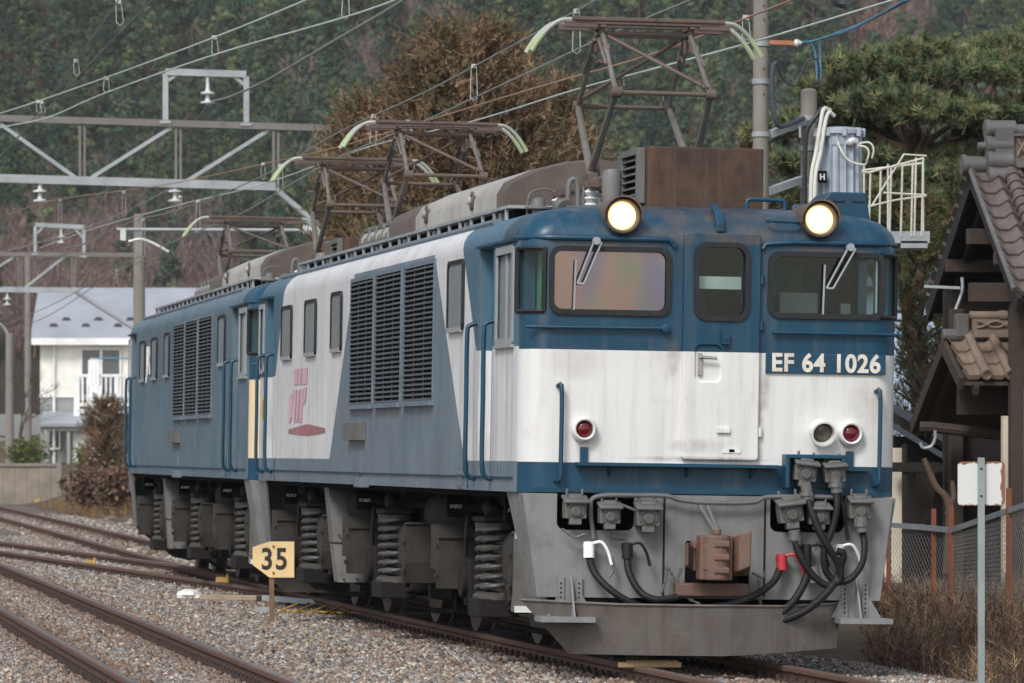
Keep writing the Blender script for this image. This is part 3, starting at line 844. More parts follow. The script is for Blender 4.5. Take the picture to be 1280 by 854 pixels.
        pw.cyl((.0, y + .02, w[3] + .07), (.07, y + .02, w[3] + .07), .03, 12)
        pw.tube([top, bot], .008, 6); pw.tube([top + Vector((.01, .06, 0)), bot + Vector((.01, .05, 0))], .008, 6); pw.tube([bot, bot + Vector((.01, .05, 0))], .008, 6)
        bl = bot + Vector((0, -.012, 0)); pw.bar(bl + Vector((-.022, 0, .18)), bl + Vector((-.022, -.01, -.20)), .012, .02)
        pw.obj('wiper', M_alu, ws)
    for sg in (-1, 1):   # curved corner panes
        a = [(-.27 + .27 * math.sin(R(u)), sg * (1.25 + .22 * math.cos(R(u)))) for u in (4, 20, 36, 52, 66, 76)]
        q = MB(); n = len(a); I = lambda d: [(x - .02 * (1 if d else 0), y - sg * .02 * (1 if d else 0)) for x, y in a]
        v0 = [(x, y, 2.66) for x, y in I(1)]; v1 = [(x, y, 3.15) for x, y in I(1)]
        q.add(v0 + v1, [(i, i + 1, n + i + 1, n + i) for i in range(n - 1)])
        q.obj('corner_pane', M_glass, root, smooth=True)
        cur = MB(); cp = []
        for i in range(9): cp.append((-.20 - .035 * i, sg * (1.29 + .008 * i + .018 * (i % 2)), 0))
        m_ = len(cp); cur.add([(x, y, 2.2) for x, y, _ in cp] + [(x, y, 3.18) for x, y, _ in cp], [(i, i + 1, m_ + i + 1, m_ + i) for i in range(m_ - 1)])
        cur.obj('curtain', M_curtain, root)
        # gasket lip along the corner pane
        q = MB()
        for z in (2.665, 3.145): q.tube([(x + .004, y + sg * .004, z) for x, y in a], .017, 6)
        for u in (0, -1): q.tube([(a[u][0] + .004, a[u][1] + sg * .004, 2.665), (a[u][0] + .004, a[u][1] + sg * .004, 3.145)], .02, 6)
        q.obj('corner_gasket', M_gasket, root, smooth=True)
    # cab furniture
    q = MB(); q.box2((-.62, -1.25, 1.73), (-.30, 1.25, 2.45)); q.prism([(-.62, .3, 2.45), (-.30, .3, 2.45), (-.55, .3, 2.72)], (0, .8, 0)); q.obj('control_desk', M_cabdark, root, bevel=.01)
    q = MB(); q.box2((-1.25, .5, 2.15), (-.85, .95, 2.25)); q.box2((-1.30, .5, 2.2), (-1.2, .95, 2.85)); q.cyl((-1.05, .72, 1.72), (-1.05, .72, 2.16), .05); q.obj('driver_seat', M_cabdark, root, bevel=.03)
    q = MB(); q.box2((-1.40, .62, 1.8), (-1.36, .98, 3.1)); q.box2((-1.36, -.3, 2.55), (-1.33, .2, 3.0)); q.obj('cab_back_panel', paint('green_cab_panel', S(70, 104, 88), .7, S(40, 60, 52), .5, 3), root)
    q = MB(); q.box2((-.55, .62, 2.70), (-.50, .92, 2.86)); q.cyl((-.52, .45, 2.45), (-.50, .45, 2.83), .015); q.box2((-.45, 1.08, 2.45), (-.40, 1.16, 2.78)); q.box2((-.40, .55, 2.455), (-.32, .8, 2.468)); q.obj('gauge', M_alu, root, bevel=.006)
    # ---- side: door, windows, louvres
    for (xa, xb, wz) in ((-2.13, -1.46, 1), (-LEN + .80, -LEN + 1.42, 1)):
        sdo = MB(); sdo.box2((xa + .06, -1.378, 1.44), (xb - .04, -1.373, 3.17)); sd = sdo.obj('cab_door', M_bluepart, root, label='blue cab side door set back behind its handrails')
        q = MB(); ring(q, rrect(xa + .17, 2.25, xb - .10, 3.06, .06), rrect(xa + .20, 2.29, xb - .13, 3.02, .05), lambda a, b: (a, -1.379, b), (0, -.012, 0)); q.obj('door_frame', M_gasket, sd)
        MB().prism([(a, -1.380, b) for a, b in rrect(xa + .20, 2.29, xb - .13, 3.02, .05)], (0, -.003, 0)).obj('pane', M_sideglass, sd)
        for x in (xa - .12, xb + .08):
            rail_tube(root, curve_pts([(x, -1.45, 2.62), (x, -1.53, 2.60), (x, -1.55, 2.52), (x, -1.55, 2.0), (x, -1.55, 1.5), (x, -1.52, 1.40), (x, -1.46, 1.38)], 3), .019)
    sw = MB(); ring(sw, rrect(-1.26, 2.42, -.40, 3.18, .03), rrect(-1.20, 2.47, -.46, 3.12, .02), lambda a, b: (a, -1.472, b), (0, -.016, 0))
    sw.box2((-.86, -1.47, 2.46), (-.80, -1.455, 3.13)); sw.box2((-1.28, -1.5, 2.395), (-.38, -1.471, 2.42))
    so = sw.obj('sliding_window', M_alu, root)
    MB().box2((-1.21, -1.452, 2.46), (-.45, -1.447, 3.13)).obj('pane', M_sideglass, so)
    sw = MB(); ring(sw, rrect(-LEN + .18, 2.42, -LEN + .64, 3.16, .03), rrect(-LEN + .23, 2.47, -LEN + .59, 3.11, .02), lambda a, b: (a, -1.472, b), (0, -.016, 0)); so = sw.obj('sliding_window', M_alu, root)
    MB().box2((-LEN + .21, -1.452, 2.46), (-LEN + .61, -1.447, 3.13)).obj('pane', M_curtain if False else M_sideglass, so)
    for (x0, x1, z0, z1) in ((-10.0, -8.39, 1.985, 3.205), (-8.24, -6.56, 1.985, 3.222), (-6.385, -4.58, 1.985, 3.25)): louvre(root, x0, x1, z0, min(z1, 3.215))
    for (x0, x1, z0, z1) in ((-15.5, -14.63, 2.54, 3.09), (-13.52, -12.63, 2.545, 3.10), (-11.44, -10.66, 2.55, 3.12), (-3.80, -2.94, 2.58, 3.16)): side_window(root, x0, x1, z0, z1, None)
    q = MB(); q.box2((-10.03, -1.53, 1.70), (-8.9, -1.472, 1.865)); q.box2((-9.5, -1.535, 1.70), (-9.48, -1.53, 1.865)); q.obj('equipment_box', M_steel, root, bevel=.008)
    MB().box2((-9.35, -1.482, 1.39), (-9.05, -1.472, 1.60)).obj('plate', M_slatepart, root); MB().box2((-1.05, -1.484, 1.40), (-.95, -1.472, 1.49)).obj('plate', M_slatepart, root)
    for x in (-9.0, -8.7): MB().box2((x, -1.56, 1.27), (x + .1, -1.472, 1.36)).obj('lifting_bracket', M_slatepart, root)
    q = MB(); q.box2((-3.1, -1.484, 1.30), (-2.9, -1.472, 1.47))
    for x in (-3.05, -2.95): q.cyl((x, -1.49, 1.33), (x, -1.472, 1.33), .02, 8); q.cyl((x, -1.49, 1.42), (x, -1.472, 1.42), .02, 8)
    q.obj('lifting_bracket', M_slatepart, root)
    # marks on the side
    y = -1.4745
    if not old:
        w = MB()
        def bars(pts): w.prism([(a, y, b) for a, b in pts], (0, -.002, 0))
        X0, X1, Z0, Z1 = -14.86, -13.30, 1.89, 2.43; W = X1 - X0; H = Z1 - Z0
        u = lambda a, b: (X0 + a * W, Z0 + b * H)
        bars([u(.30, 1), u(.48, 1), u(.46, .70), u(.28, .70)]); bars([u(.52, 1), u(.70, 1), u(.66, .70), u(.50, .70)]); bars([u(.76, 1), u(1.0, 1), u(.98, .70), u(.72, .70)])
        bars([u(.26, .62), u(.44, .62), u(.36, 0), u(.30, 0)]); bars([u(.48, .60), u(.62, .60), u(.52, 0), u(.40, 0)]); bars([u(.66, .62), u(.80, .62), u(.72, 0), u(.56, 0)])
        bars([u(.84, .64), u(.97, .64), u(.90, .34), u(.76, .34)]); bars([u(.04, .50), u(.22, .56), u(.20, .1), u(.08, -.03), u(.0, .05)])
        w.obj('company_mark', M_logo, root)
        MB().prism([(a, y, b) for a, b in ((-14.83, 1.78), (-14.83, 1.82), (-13.4, 1.865), (-13.1, 1.865), (-11.85, 1.82), (-11.85, 1.78), (-13.1, 1.755), (-13.4, 1.755))], (0, -.002, 0)).obj('red_stripe', M_logobar, root)
        q = MB(); q.tube(curve_pts([(-16.75, -1.48, 1.95), (-16.75, -1.52, 1.95), (-16.75, -1.52, 2.15), (-16.75, -1.48, 2.15)], 4), .014, 6); q.obj('grab_handle', M_yellow, root)
    else:
        Mx = Matrix.Translation((-14.15, y - .002, 2.79)) @ Matrix.Rotation(R(90), 4, 'X')
        text_mesh('company_mark', 'JR', .50, M_paper, root, Mx, .002, .02, 1.5)
    # ---- roof
    q = MB()
    for sg in (-1, 1):
        q.box2((-16.2, sg * .98, 3.545), (-2.3, sg * 1.235, 3.57)); q.box2((-2.3, sg * 1.235, 3.545), (-2.26, sg * .6, 3.57))
        for x in np.arange(-16.1, -2.3, .62): q.box2((x, sg * 1.205, 3.44), (x + .03, sg * 1.23, 3.545))
        for x in np.arange(-16.0, -2.5, 1.86): q.box2((x, sg * 1.10, 3.45), (x + .14, sg * 1.2, 3.53))
    q.obj('roof_walkway', M_roofdark, root)
    q = MB()
    for sg in (-1, 1): q.box2((-16.1, sg * .85, 3.46), (-2.4, sg * 1.16, 3.535))
    q.obj('walkway_infill', M_dark, root)  # dark strip filling the gap under the walkway
    q = MB()
    for sg in (-1, 1): q.tube([(-16.6, sg * 1.335, 3.425), (-2.2, sg * 1.335, 3.425)], .03, 8)
    q.obj('gutter', M_slatepart, root)
    # long hood over the resistors, its arched section swept along the roof
    arc = [(-.86, 3.50), (-.86, 3.80), (-.80, 3.90), (-.55, 4.02), (-.28, 4.09), (0, 4.12), (.28, 4.09), (.55, 4.02), (.80, 3.90), (.86, 3.80), (.86, 3.50)]
    hood = empty('resistor_hood', (0, 0, 0), parent=root)
    MB().prism([(-5.25, a, b) for a, b in arc], (-4.9, 0, 0)).obj('hood_cover', M_hood, hood, smooth=True)
    e = MB(); n = len(arc)
    e.add([(-5.25, a, b) for a, b in arc] + [(-4.95, a * .97, 3.5 + (b - 3.5) * .96) for a, b in arc], [tuple(range(n)), tuple(range(n, 2 * n))] + [(i, (i + 1) % n, n + (i + 1) % n, n + i) for i in range(n)]); e.obj('hood_end', M_hoodbrown, hood, smooth=True)
    MB().prism([(-10.16, a * .99, 3.5 + (b - 3.5) * .97) for a, b in arc], (-1.9, 0, 0)).obj('hood_panel', M_hoodbrown, hood, smooth=True)
    MB().prism([(-12.07, a * .98, 3.5 + (b - 3.5) * .84) for a, b in arc], (-2.2, 0, 0)).obj('hood_vent', M_hood, hood, smooth=True)
    q = MB()
    for x in (-12.4, -12.95, -13.5, -14.0): ring(q, rrect(x - .2, 3.66, x + .2, 3.86, .04), rrect(x - .14, 3.70, x + .14, 3.82, .03), lambda a, b: (a, -.846 + (.05 if b > 3.75 else 0), b), (0, -.02, 0))
    q.obj('vent_frame', M_steel, hood)
    for x in (-6.6, -9.4):
        q = MB(); q.lathe([(.085, 0), (.085, .02), (.05, .025), (.05, .01)], (x, -.858, 3.80), (0, -1, .05), 8); nb = q.obj('bolt_plate', M_hoodbrown, hood)
        MB().lathe([(.04, 0), (.036, .05), (.0, .055)], (x, -.858, 3.80), (0, -1, .05), 14).obj('bolt', M_hood, nb, smooth=True)
    # box behind the headlights
    rb = MB(); rb.box2((-1.80, -.36, 3.50), (-.85, .55, 3.985)); box = rb.obj('rusty_roof_box' if not old else 'roof_box', M_rust, root, bevel=.012)
    q = MB(); q.box2((-1.78, -.425, 3.55), (-.98, -.365, 3.60)); q.box2((-1.78, -.425, 3.93), (-.98, -.365, 3.98)); q.box2((-1.78, -.425, 3.6), (-1.70, -.365, 3.93)); q.box2((-1.06, -.425, 3.6), (-.98, -.365, 3.93))
    for i in range(6): q.box((-1.38, -.395, 3.625 + i * .055), (.66, .05, .008), Matrix.Rotation(R(35), 3, 'X'))
    q.obj('box_louvre', M_steel, box)
    MB().box2((-1.70, -.380, 3.6), (-1.06, -.363, 3.93)).obj('louvre_backing', M_dark, box)
    # arrester, whistle, conduits, antenna box, rails
    q = MB(); q.lathe([(.125, 0), (.125, .03), (.078, .04), (.078, .26), (.065, .29), (.03, .30), (0, .30)], (-1.4, -.55, 3.53), (0, 0, 1), 20); 
    for a in range(6): q.cyl((-1.4 + .105 * math.cos(a), -.55 + .105 * math.sin(a), 3.56), (-1.4 + .105 * math.cos(a), -.55 + .105 * math.sin(a), 3.59), .012, 6)
    q.obj('arrester', M_steel, root, smooth=True)
    q = MB(); q.box2((-2.2, -.95, 3.49), (-1.15, -.43, 3.525)); q.tube(curve_pts([(-1.6, -.86, 3.4), (-1.6, -.86, 3.68), (-1.6, -.83, 3.75), (-1.6, -.79, 3.72), (-1.6, -.78, 3.5)], 4), .022, 8); q.tube([(-1.6, -.74, 3.45), (-1.6, -.74, 3.70)], .011); q.box2((-1.75, -.93, 3.42), (-1.68, -.90, 3.60)); q.obj('conduit', M_steel, root, smooth=True)
    q = MB(); q.lathe([(.09, 0), (.09, .03), (.05, .04), (.05, .07), (.11, .08), (.11, .095), (.06, .10), (.05, .15), (.02, .17)], (-1.35, -1.14, 3.42), (0, 0, 1), 18); q.tube(curve_pts([(-1.35, -1.02, 3.43), (-1.3, -.98, 3.52), (-1.22, -.95, 3.50)], 5), [.05, .05, .05, .05, .055, .06, .06, .065, .07, .07, .07], 12); q.tube(curve_pts([(-1.4, -1.22, 3.45), (-1.4, -1.2, 3.62), (-1.4, -1.08, 3.66), (-1.4, -1.0, 3.64)], 4), .009, 6)
    q.obj('whistle', M_steel, root, smooth=True)
    ab = MB(); ab.prism([(-1.1, .84, 3.46), (-1.1, 1.03, 3.65), (-1.1, 1.31, 3.65), (-1.1, 1.36, 3.38), (-1.1, .84, 3.38)], (.5, 0, 0)); abx = ab.obj('radio_box', M_bluepart, root, bevel=.012)
    q = MB(); q.box2((-.64, 1.05, 3.58), (-.585, 1.14, 3.60)); q.box2((-.64, 1.20, 3.58), (-.585, 1.29, 3.60)); q.obj('radio_clamp', M_bluepart, abx)
    MB().tube(curve_pts([(-.75, .40, 3.48), (-.75, .40, 3.56), (-.75, .44, 3.585), (-.75, .66, 3.58), (-.75, .70, 3.56), (-.75, .70, 3.47)], 4), .018, 8).obj('roof_handrail', M_bluepart, root, smooth=True)
    MB().tube(curve_pts([(-.6, .74, 3.46), (-.6, .74, 3.51), (-.6, .77, 3.53), (-.6, .98, 3.525), (-.6, 1.0, 3.45)], 4), .018, 8).obj('roof_handrail', M_bluepart, root, smooth=True)
    MB().tube([(.0, .41, 3.38), (.04, .42, 3.385), (.04, .64, 3.38), (.0, .65, 3.37)], .013, 8).obj('roof_handrail', M_bluepart, root, smooth=True)
    q = MB(); q.prism([(-.30, .01, 3.50), (-.28, .01, 3.525), (-.06, .01, 3.46), (.035, .01, 3.36), (.035, .01, 3.29), (.01, .01, 3.29), (.01, .01, 3.35), (-.10, .01, 3.43)], (0, .065, 0)); q.obj('dome_bracket', M_bluepart, root, bevel=.01)
    # ---- front fittings
    headlight(root, -.72, 3.40, not old); headlight(root, .81, 3.405, not old)
    tail_light(root, -.99, 1.775); tail_light(root, 1.077, 1.776)
    q = MB(); q.lathe([(.088, 0), (.088, .11), (.097, .115), (.097, .155), (.083, .155), (.078, .045)], (-.005, .845, 1.80), (1, 0, -.22), 24); cp = q.obj('marker_lamp', M_whitepart, root, smooth=True)
    MB().lathe([(.0, .105), (.05, .098), (.077, .08), (.077, .05)], (-.003, .845, 1.80), (1, 0, -.22), 20).obj('lens', M_markerglass, cp, smooth=True)
    rail_tube(root, [(.0, -1.46 + .02, 2.545), (.035, -1.22, 2.545), (.035, -.37, 2.55)], .014)
    rail_tube(root, [(.035, .46, 2.535), (.035, 1.25, 2.535), (-.03, 1.46, 2.535)], .014)
    q = MB(); q.lathe([(.035, 0), (.035, .05), (.02, .055)], (.0, -.37, 2.55), (1, 0, 0), 14); q.obj('rail_boss', M_bluepart, root, smooth=True)
    for y in (-1.17, 1.297):
        rail_tube(root, curve_pts([(.0, y - .02, 2.10), (.05, y - .02, 2.10), (.07, y, 2.06), (.07, y, 1.5), (.07, y, 1.42), (.06, y - .01, 1.385), (.0, y - .03, 1.38)], 4), .018)
    for y in (-.985, 1.075): MB().box2((.0015, y - .03, 1.50), (.03, y + .03, 1.64)).obj('lamp_iron', M_bluepart, root, bevel=.006)
    q = MB(); q.box2((.0015, -1.05, 1.50), (.12, .50, 1.525)); q.box2((.0015, .98, 1.49), (.10, 1.22, 1.505))
    for y in (-.8, -.2, .3): q.prism([(.002, y, 1.50), (.11, y, 1.50), (.002, y, 1.42)], (0, .015, 0))
    q.box2((.0015, -1.40, 1.295), (.02, 1.40, 1.33))
    q.obj('front_step_ledge', M_bluepart, root)
    # number plate
    a, b = fp(957.5, 441.5, .02), fp(1107, 469, .02)
    pl = MB(); pl.box2((.003, a.y, b.z), (.022, b.y, a.z)); plate = pl.obj('number_plate', M_bluepart, root, bevel=.004)
    if not old:
        Mx = Matrix.Translation((.0222, (a.y + b.y) / 2, (a.z + b.z) / 2)) @ Matrix((( 0, 0, 1, 0), (1, 0, 0, 0), (0, 1, 0, 0), (0, 0, 0, 1)))
        text_mesh('number_lettering', 'EF 64 1026', .190, M_letter, plate, Mx, .004, .006, 0.92, 1.08)
    # ---- skirt with socket openings
    sk = MB(); sk.prism([(.02, -1.45, 1.285), (.02, 1.42, 1.285), (.02, 1.33, .50), (.02, -1.33, .50)], (-.03, 0, 0))
    for sg in (-1, 1): sk.prism([(-.01, sg * 1.45, 1.285), (-.01, sg * 1.33, .50), (-.34, sg * 1.33, .50), (-.75, sg * 1.45, 1.285)], (0, -sg * .02, 0))
    skirt = sk.obj('skirt', M_skirt, root)
    cc = MB()
    l0, l1 = z7(143, 160), z7(390, 265); r0, r1 = z7(825, 168), z7(1062, 272); c0, c1 = z7(553, 297), z7(757, 452)
    for p0, p1 in ((l0, l1), (r0, r1)): cc.prism([(-.2, y_, z_) for y_, z_ in rrect(p0.y, p1.z, p1.y, 1.4, .06)], (.4, 0, 0))
    cc.prism([(-.2, y_, z_) for y_, z_ in rrect(c0.y, c1.z, c1.y, c0.z, .02)], (.4, 0, 0))
    cut(skirt, cc.obj('cutter', M_steel))
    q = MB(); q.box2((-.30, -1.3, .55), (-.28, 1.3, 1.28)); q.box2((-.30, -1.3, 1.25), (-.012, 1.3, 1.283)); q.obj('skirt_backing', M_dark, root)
    for px in (829, 955):
        y_ = fp(px, 680).y; MB().box2((.0205, y_ - .008, .52), (.024, y_ + .008, 1.28)).obj('skirt_seam', M_frame, skirt)
    # plough
    tl, tc, tr_ = z7(35, 495, .1), z7(655, 514, .45), z7(1062, 505, .1); bl, bc, br_ = z7(180, 658, .02), z7(690, 668, .42), z7(1035, 640, .02)
    q = MB()
    tl.x = .0; bl.x = .05; tr_.x = .0; br_.x = .05; tc.x = .38; bc.x = .34
    mid = lambda p, r: (p + r) / 2 + Vector((.10, 0, 0))
    tlm, blm, trm, brm = mid(tl, tc), mid(bl, bc), mid(tr_, tc), mid(br_, bc)
    for z_ in (tl, tr_): z_.z = .475
    for z_ in (tlm, tc, trm): z_.z = .455
    F_ = [tl, tlm, tc, trm, tr_]; G_ = [bl, blm, bc, brm, br_]
    V = F_ + G_ + [v + Vector((-.02, 0, 0)) for v in F_ + G_]
    fs = [(i, i + 1, 6 + i, 5 + i) for i in range(4)] + [(10 + i, 15 + i, 16 + i, 11 + i) for i in range(4)] + [(i, 10 + i, 11 + i, i + 1) for i in range(4)] + [(5 + i, 6 + i, 16 + i, 15 + i) for i in range(4)] + [(0, 5, 15, 10), (4, 14, 19, 9)]
    q.add(V, fs)
    for i in range(4): q.tube([F_[i], F_[i + 1]], .012, 6)
    q.obj('snow_plough', M_steel if False else paint('plough_steel', S(94, 88, 83), .6, S(70, 57, 48), .75, 2.4, .6), root, smooth=True)
    q = MB(); q.box2((-.5, -.9, .2), (-.2, .9, .5)); q.box2((-.12, -1.0, .30), (.02, -.7, .5)); q.box2((-.12, .7, .30), (.02, 1.0, .5)); q.obj('plough_bracket', M_dark, root)
    # steps
    for (px0, py0, px1, py1, cx0, cx1) in ((673, 767, 741, 778, 697, 727), (1047, 770, 1112, 780, 1052, 1085)):
        a, b = fp(px0, py0, .18), fp(px1, py1, .18); c, d = fp(cx0, 721, .04), fp(cx1, py0, .04)
        q = MB(); q.box2((.0, a.y, b.z), (.30, b.y, b.z + .04))
        q.box2((.022, c.y, b.z), (.032, d.y, c.z))
        for yy in (c.y, d.y - .05): q.box2((.032, yy, b.z), (.05, yy + .05, c.z))
        q.prism([(.05, (c.y + d.y) / 2, b.z + .04), (.24, (c.y + d.y) / 2, b.z + .04), (.05, (c.y + d.y) / 2, c.z)], (0, .015, 0))
        q.prism([(.05, c.y, b.z + .04), (.05, c.y - .08, b.z + .04), (.05, c.y, b.z + .20)], (.012, 0, 0))
        q.prism([(.05, d.y, b.z + .04), (.05, d.y + .1, b.z + .04), (.05, d.y, b.z + .20)], (.012, 0, 0))
        for i in range(7):
            for yy in (c.y + .025, d.y - .025): q.cyl((.05, yy, b.z + .08 + i * .035), (.056, yy, b.z + .08 + i * .035), .007, 6, None, 1)
        q.obj('footstep', [M_skirt, M_dark], root)
    # coupler
    cz = fp(896, 697, .3); q = MB()
    q.box2((-.3, cz.y - .20, cz.z - .30), (.0, cz.y + .24, cz.z + .20), 1)
    q.box2((.0, cz.y - .13, cz.z - .11), (.30, cz.y + .13, cz.z + .09))
    q.box2((.24, cz.y - .15, cz.z - .17), (.42, cz.y + .10, cz.z + .17)); q.cyl((.40, cz.y - .02, cz.z - .17), (.40, cz.y - .02, cz.z + .17), .10, 18)
    q.prism([(.22, cz.y + .09, cz.z - .14), (.50, cz.y + .13, cz.z - .10), (.52, cz.y + .22, cz.z - .06), (.30, cz.y + .25, cz.z - .14)], (0, 0, .28))
    q.prism([(.2, cz.y - .16, cz.z - .1), (.4, cz.y - .24, cz.z - .06), (.3, cz.y - .25, cz.z - .08)], (0, 0, .18)); q.cyl((.40, cz.y - .02, cz.z + .17), (.40, cz.y - .02, cz.z + .22), .03)
    q.box2((-.02, cz.y - .28, cz.z - .30), (.16, cz.y + .28, cz.z - .20))
    for zz in (-.12, -.02, .08): q.box2((.415, cz.y - .06, cz.z + zz), (.512, cz.y + .06, cz.z + zz + .05))
    q.prism([(.40, cz.y - .14, cz.z - .10), (.47, cz.y - .10, cz.z - .10), (.48, cz.y + .02, cz.z - .10), (.40, cz.y + .02, cz.z - .10)], (0, 0, .20)); q.lathe([(.045, 0), (.045, .03), (.02, .04)], (.45, cz.y + .17, cz.z + .13), (0, 0, 1), 10); q.box2((.1, cz.y - .17, cz.z + .06), (.24, cz.y + .17, cz.z + .12))
    q.obj('coupler', [paint('rusty_coupler', S(104, 84, 74), .7, S(132, 70, 46), .6, 5, .3), M_dark], root, bevel=.012)
    q = MB(); y_ = cz.y; q.tube([(.32, y_ - .02, cz.z + .2), (.08, y_ - .10, 1.22)], .016, 8); q.tube([(.32, y_, cz.z + .2), (.08, y_ - .04, 1.22)], .016, 8)
    q.tube(curve_pts([z7(262, 290, .06), z7(252, 200, .09), z7(270, 156, .1), z7(400, 152, .1), z7(495, 154, .1), z7(545, 168, .1), z7(650, 176, .1), z7(770, 174, .1), z7(815, 158, .1), z7(930, 156, .1), z7(1030, 158, .09)], 6), .018, 8)
    q.obj('uncoupling_rod', M_steel, root, smooth=True)
    # sockets and hoses
    for (zx, zy, s, tl_) in ((200, 205, 1.0, 0), (310, 222, .95, 0), (432, 228, 1.05, 0), (890, 215, 1.1, 8), (980, 225, .95, 0), (1110, 205, 1.0, 0), (935, 85, 1.0, -6), (1030, 90, .95, 4)):
        c = z7(zx, zy, .10); connector(root, c, s * .84, tl_)
    q = MB(); a, b = z7(868, 20, .05), z7(1056, 130, .05)
    q.box2((.002, a.y, a.z - .03), (.16, b.y, a.z)); q.box2((.002, a.y, b.z), (.16, a.y + .03, a.z - .03)); q.box2((.002, b.y - .03, b.z), (.16, b.y, a.z - .03)); q.box2((.002, a.y + .03, b.z), (.012, b.y - .03, a.z - .03))
    q.obj('socket_hood', M_bluepart, root, bevel=.008)
    if True:
        H = lambda pts, r=.028, lab=None: hose(root, [z7(u_, v_, x_) for u_, v_, x_ in pts], r, lab)
        H([(245, 345, .10), (265, 400, .14), (310, 450, .20), (370, 490, .22), (420, 512, .20)])
        H([(368, 345, .10), (375, 400, .15), (410, 460, .2), (460, 485, .24), (530, 478, .22)])
        H([(860, 378, .1), (835, 430, .16), (770, 475, .24), (700, 500, .28), (640, 512, .28)])
        H([(940, 340, .1), (945, 400, .16), (915, 470, .22), (860, 530, .26), (790, 565, .26)], .03)
        H([(1045, 345, .1), (1050, 395, .16), (1010, 460, .22), (940, 520, .26), (860, 555, .26)], .03)
        H([(943, 150, .16), (955, 190, .2), (985, 270, .24), (1020, 330, .24), (1045, 375, .22), (1050, 420, .2), (1010, 440, .2), (960, 405, .2), (925, 350, .2), (905, 300, .18)], .028)
        H([(1036, 130, .16), (1040, 190, .2), (1025, 260, .2), (1000, 330, .2), (1005, 395, .18), (1040, 428, .18), (1085, 418, .18), (1120, 370, .18), (1128, 310, .16), (1120, 262, .12)], .026)
        H([(1050, 150, .12), (1062, 200, .14), (1068, 250, .12), (1075, 295, .12)], .014, 'thin bare metal pipe')
        H([(1050, 380, .2), (1060, 340, .22), (1040, 330, .22)], .03)
        for (zx, zy, mt, lab) in ((245, 322, M_paper, 'white air cock'), (368, 325, M_rubber, None), (862, 362, M_redpaint, 'red air cock'), (940, 330, M_rubber, None), (1045, 330, M_porcelain, None)):
            c = z7(zx, zy, .09); q = MB()
            q.cyl(c + Vector((-.07, 0, .02)), c + Vector((.02, 0, .02)), .035, 10); q.cyl(c + Vector((.01, 0, .05)), c + Vector((.02, 0, -.07)), .042, 12)
            q.tube(curve_pts([c + Vector((.03, .02, .04)), c + Vector((.05, .09, .05)), c + Vector((.05, .14, -.02)), c + Vector((.05, .17, -.12))], 4), .012, 7)
            q.obj('air_cock', mt, root, smooth=True, label=lab)
        for (zx, zy) in ((943, 150), (905, 292), (1036, 122), (1118, 248), (965, 410)):
            c = z7(zx, zy, .16); q = MB(); q.cyl(c + Vector((0, -.005, .07)), c + Vector((0, .01, -.05)), .045, 12); q.cyl(c + Vector((0, 0, .02)), c + Vector((0, 0, -.01)), .055, 8); q.obj('hose_clamp', M_steel, root, smooth=True)
        q = MB()
        for pts in (([(495, 380), (490, 430), (475, 470)]), ([(500, 385), (520, 420), (548, 470), (600, 500)]), ([(540, 385), (530, 430), (560, 460)]), ([(770, 400), (800, 415), (812, 395)]), ([(320, 350), (325, 390), (310, 415)]), ([(790, 420), (795, 500), (800, 540)]), ([(160, 260), (200, 285), (235, 275)]), ([(972, 275), (975, 300), (970, 330)])):
            q = MB(); cp = curve_pts([z7(a_, b_, .12) for a_, b_ in pts], 5)
            for i in range(len(cp) - 1):
                q.tube([cp[i], cp[i + 1]], .008 if i % 2 else .013, 6)
            q.obj('safety_chain', M_steel, root)
        q = MB(); a = z7(320, 272, .03); b = z7(365, 292, .03); q.box2((.0205, a.y, b.z), (.04, b.y, a.z)); q.tube([z7(345, 180, .1), z7(395, 200, .1), z7(460, 186, .1)], .012); q.obj('label_holder', M_steel, root)
    # ---- running gear
    for xc in (-3.1, -9.0, -14.85): bogie(root, xc)
    for x in (-6.9, -12.7):
        q = MB(); q.lathe([(.05, 0), (.15, .03), (.2, .10), (.2, 1.3), (.15, 1.37), (.05, 1.4)], (x, -1.02, 1.06), (1, 0, 0), 24)
        for d in (.3, 1.1): q.box((x + d, -1.02, 1.25), (.05, .42, .1))
        q.obj('air_tank', M_frame, root, smooth=True)
    q = MB()
    dz = lambda x0, z0, x1, z1, w: q.prism([(x0 - w, -1.38, z0), (x0 + w, -1.38, z0), (x1 + w, -1.38, z1), (x1 - w, -1.38, z1)], (0, .27, 0))
    dz(-12.45, 1.28, -11.95, .72, .17); dz(-11.93, .70, -11.55, .34, .15)
    for (x, z) in ((-12.05, .98), (-11.66, .50)): q.box((x, -1.25, z), (.03, .25, .012), None, 1)
    for (x, z) in ((-11.86, .80), (-11.45, .38)): q.tube([(x, -1.33, z), (x + .14, -1.33, z)], .008, 6); q.tube([(x, -1.2, z), (x + .14, -1.2, z)], .008, 6)
    q.obj('air_duct', [M_steel, M_chrome], root, bevel=.006)
    q = MB()
    for sg in (-1, 1):
        for x in (-5.6, -7.4, -11.2, -13.0, -16.9): q.box((x, sg * .75, 1.12), (.5, .5, .3))
        for x in (-1.5, -4.6, -10.4, -16.2): q.box((x, sg * 1.28, 1.16), (.10, .14, .22)); q.box((x + .08, sg * 1.28, 1.14), (.04, .1, .03), None, 1)
        q.box2((-17.4, sg * 1.2, 1.245), (-.8, sg * 1.40, 1.285))
        q.tube([(-17, sg * 1.1, 1.12), (-.9, sg * 1.1, 1.12)], .03, 8)
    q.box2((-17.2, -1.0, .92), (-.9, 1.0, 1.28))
    q.obj('underframe', [M_dark, M_chrome], root)
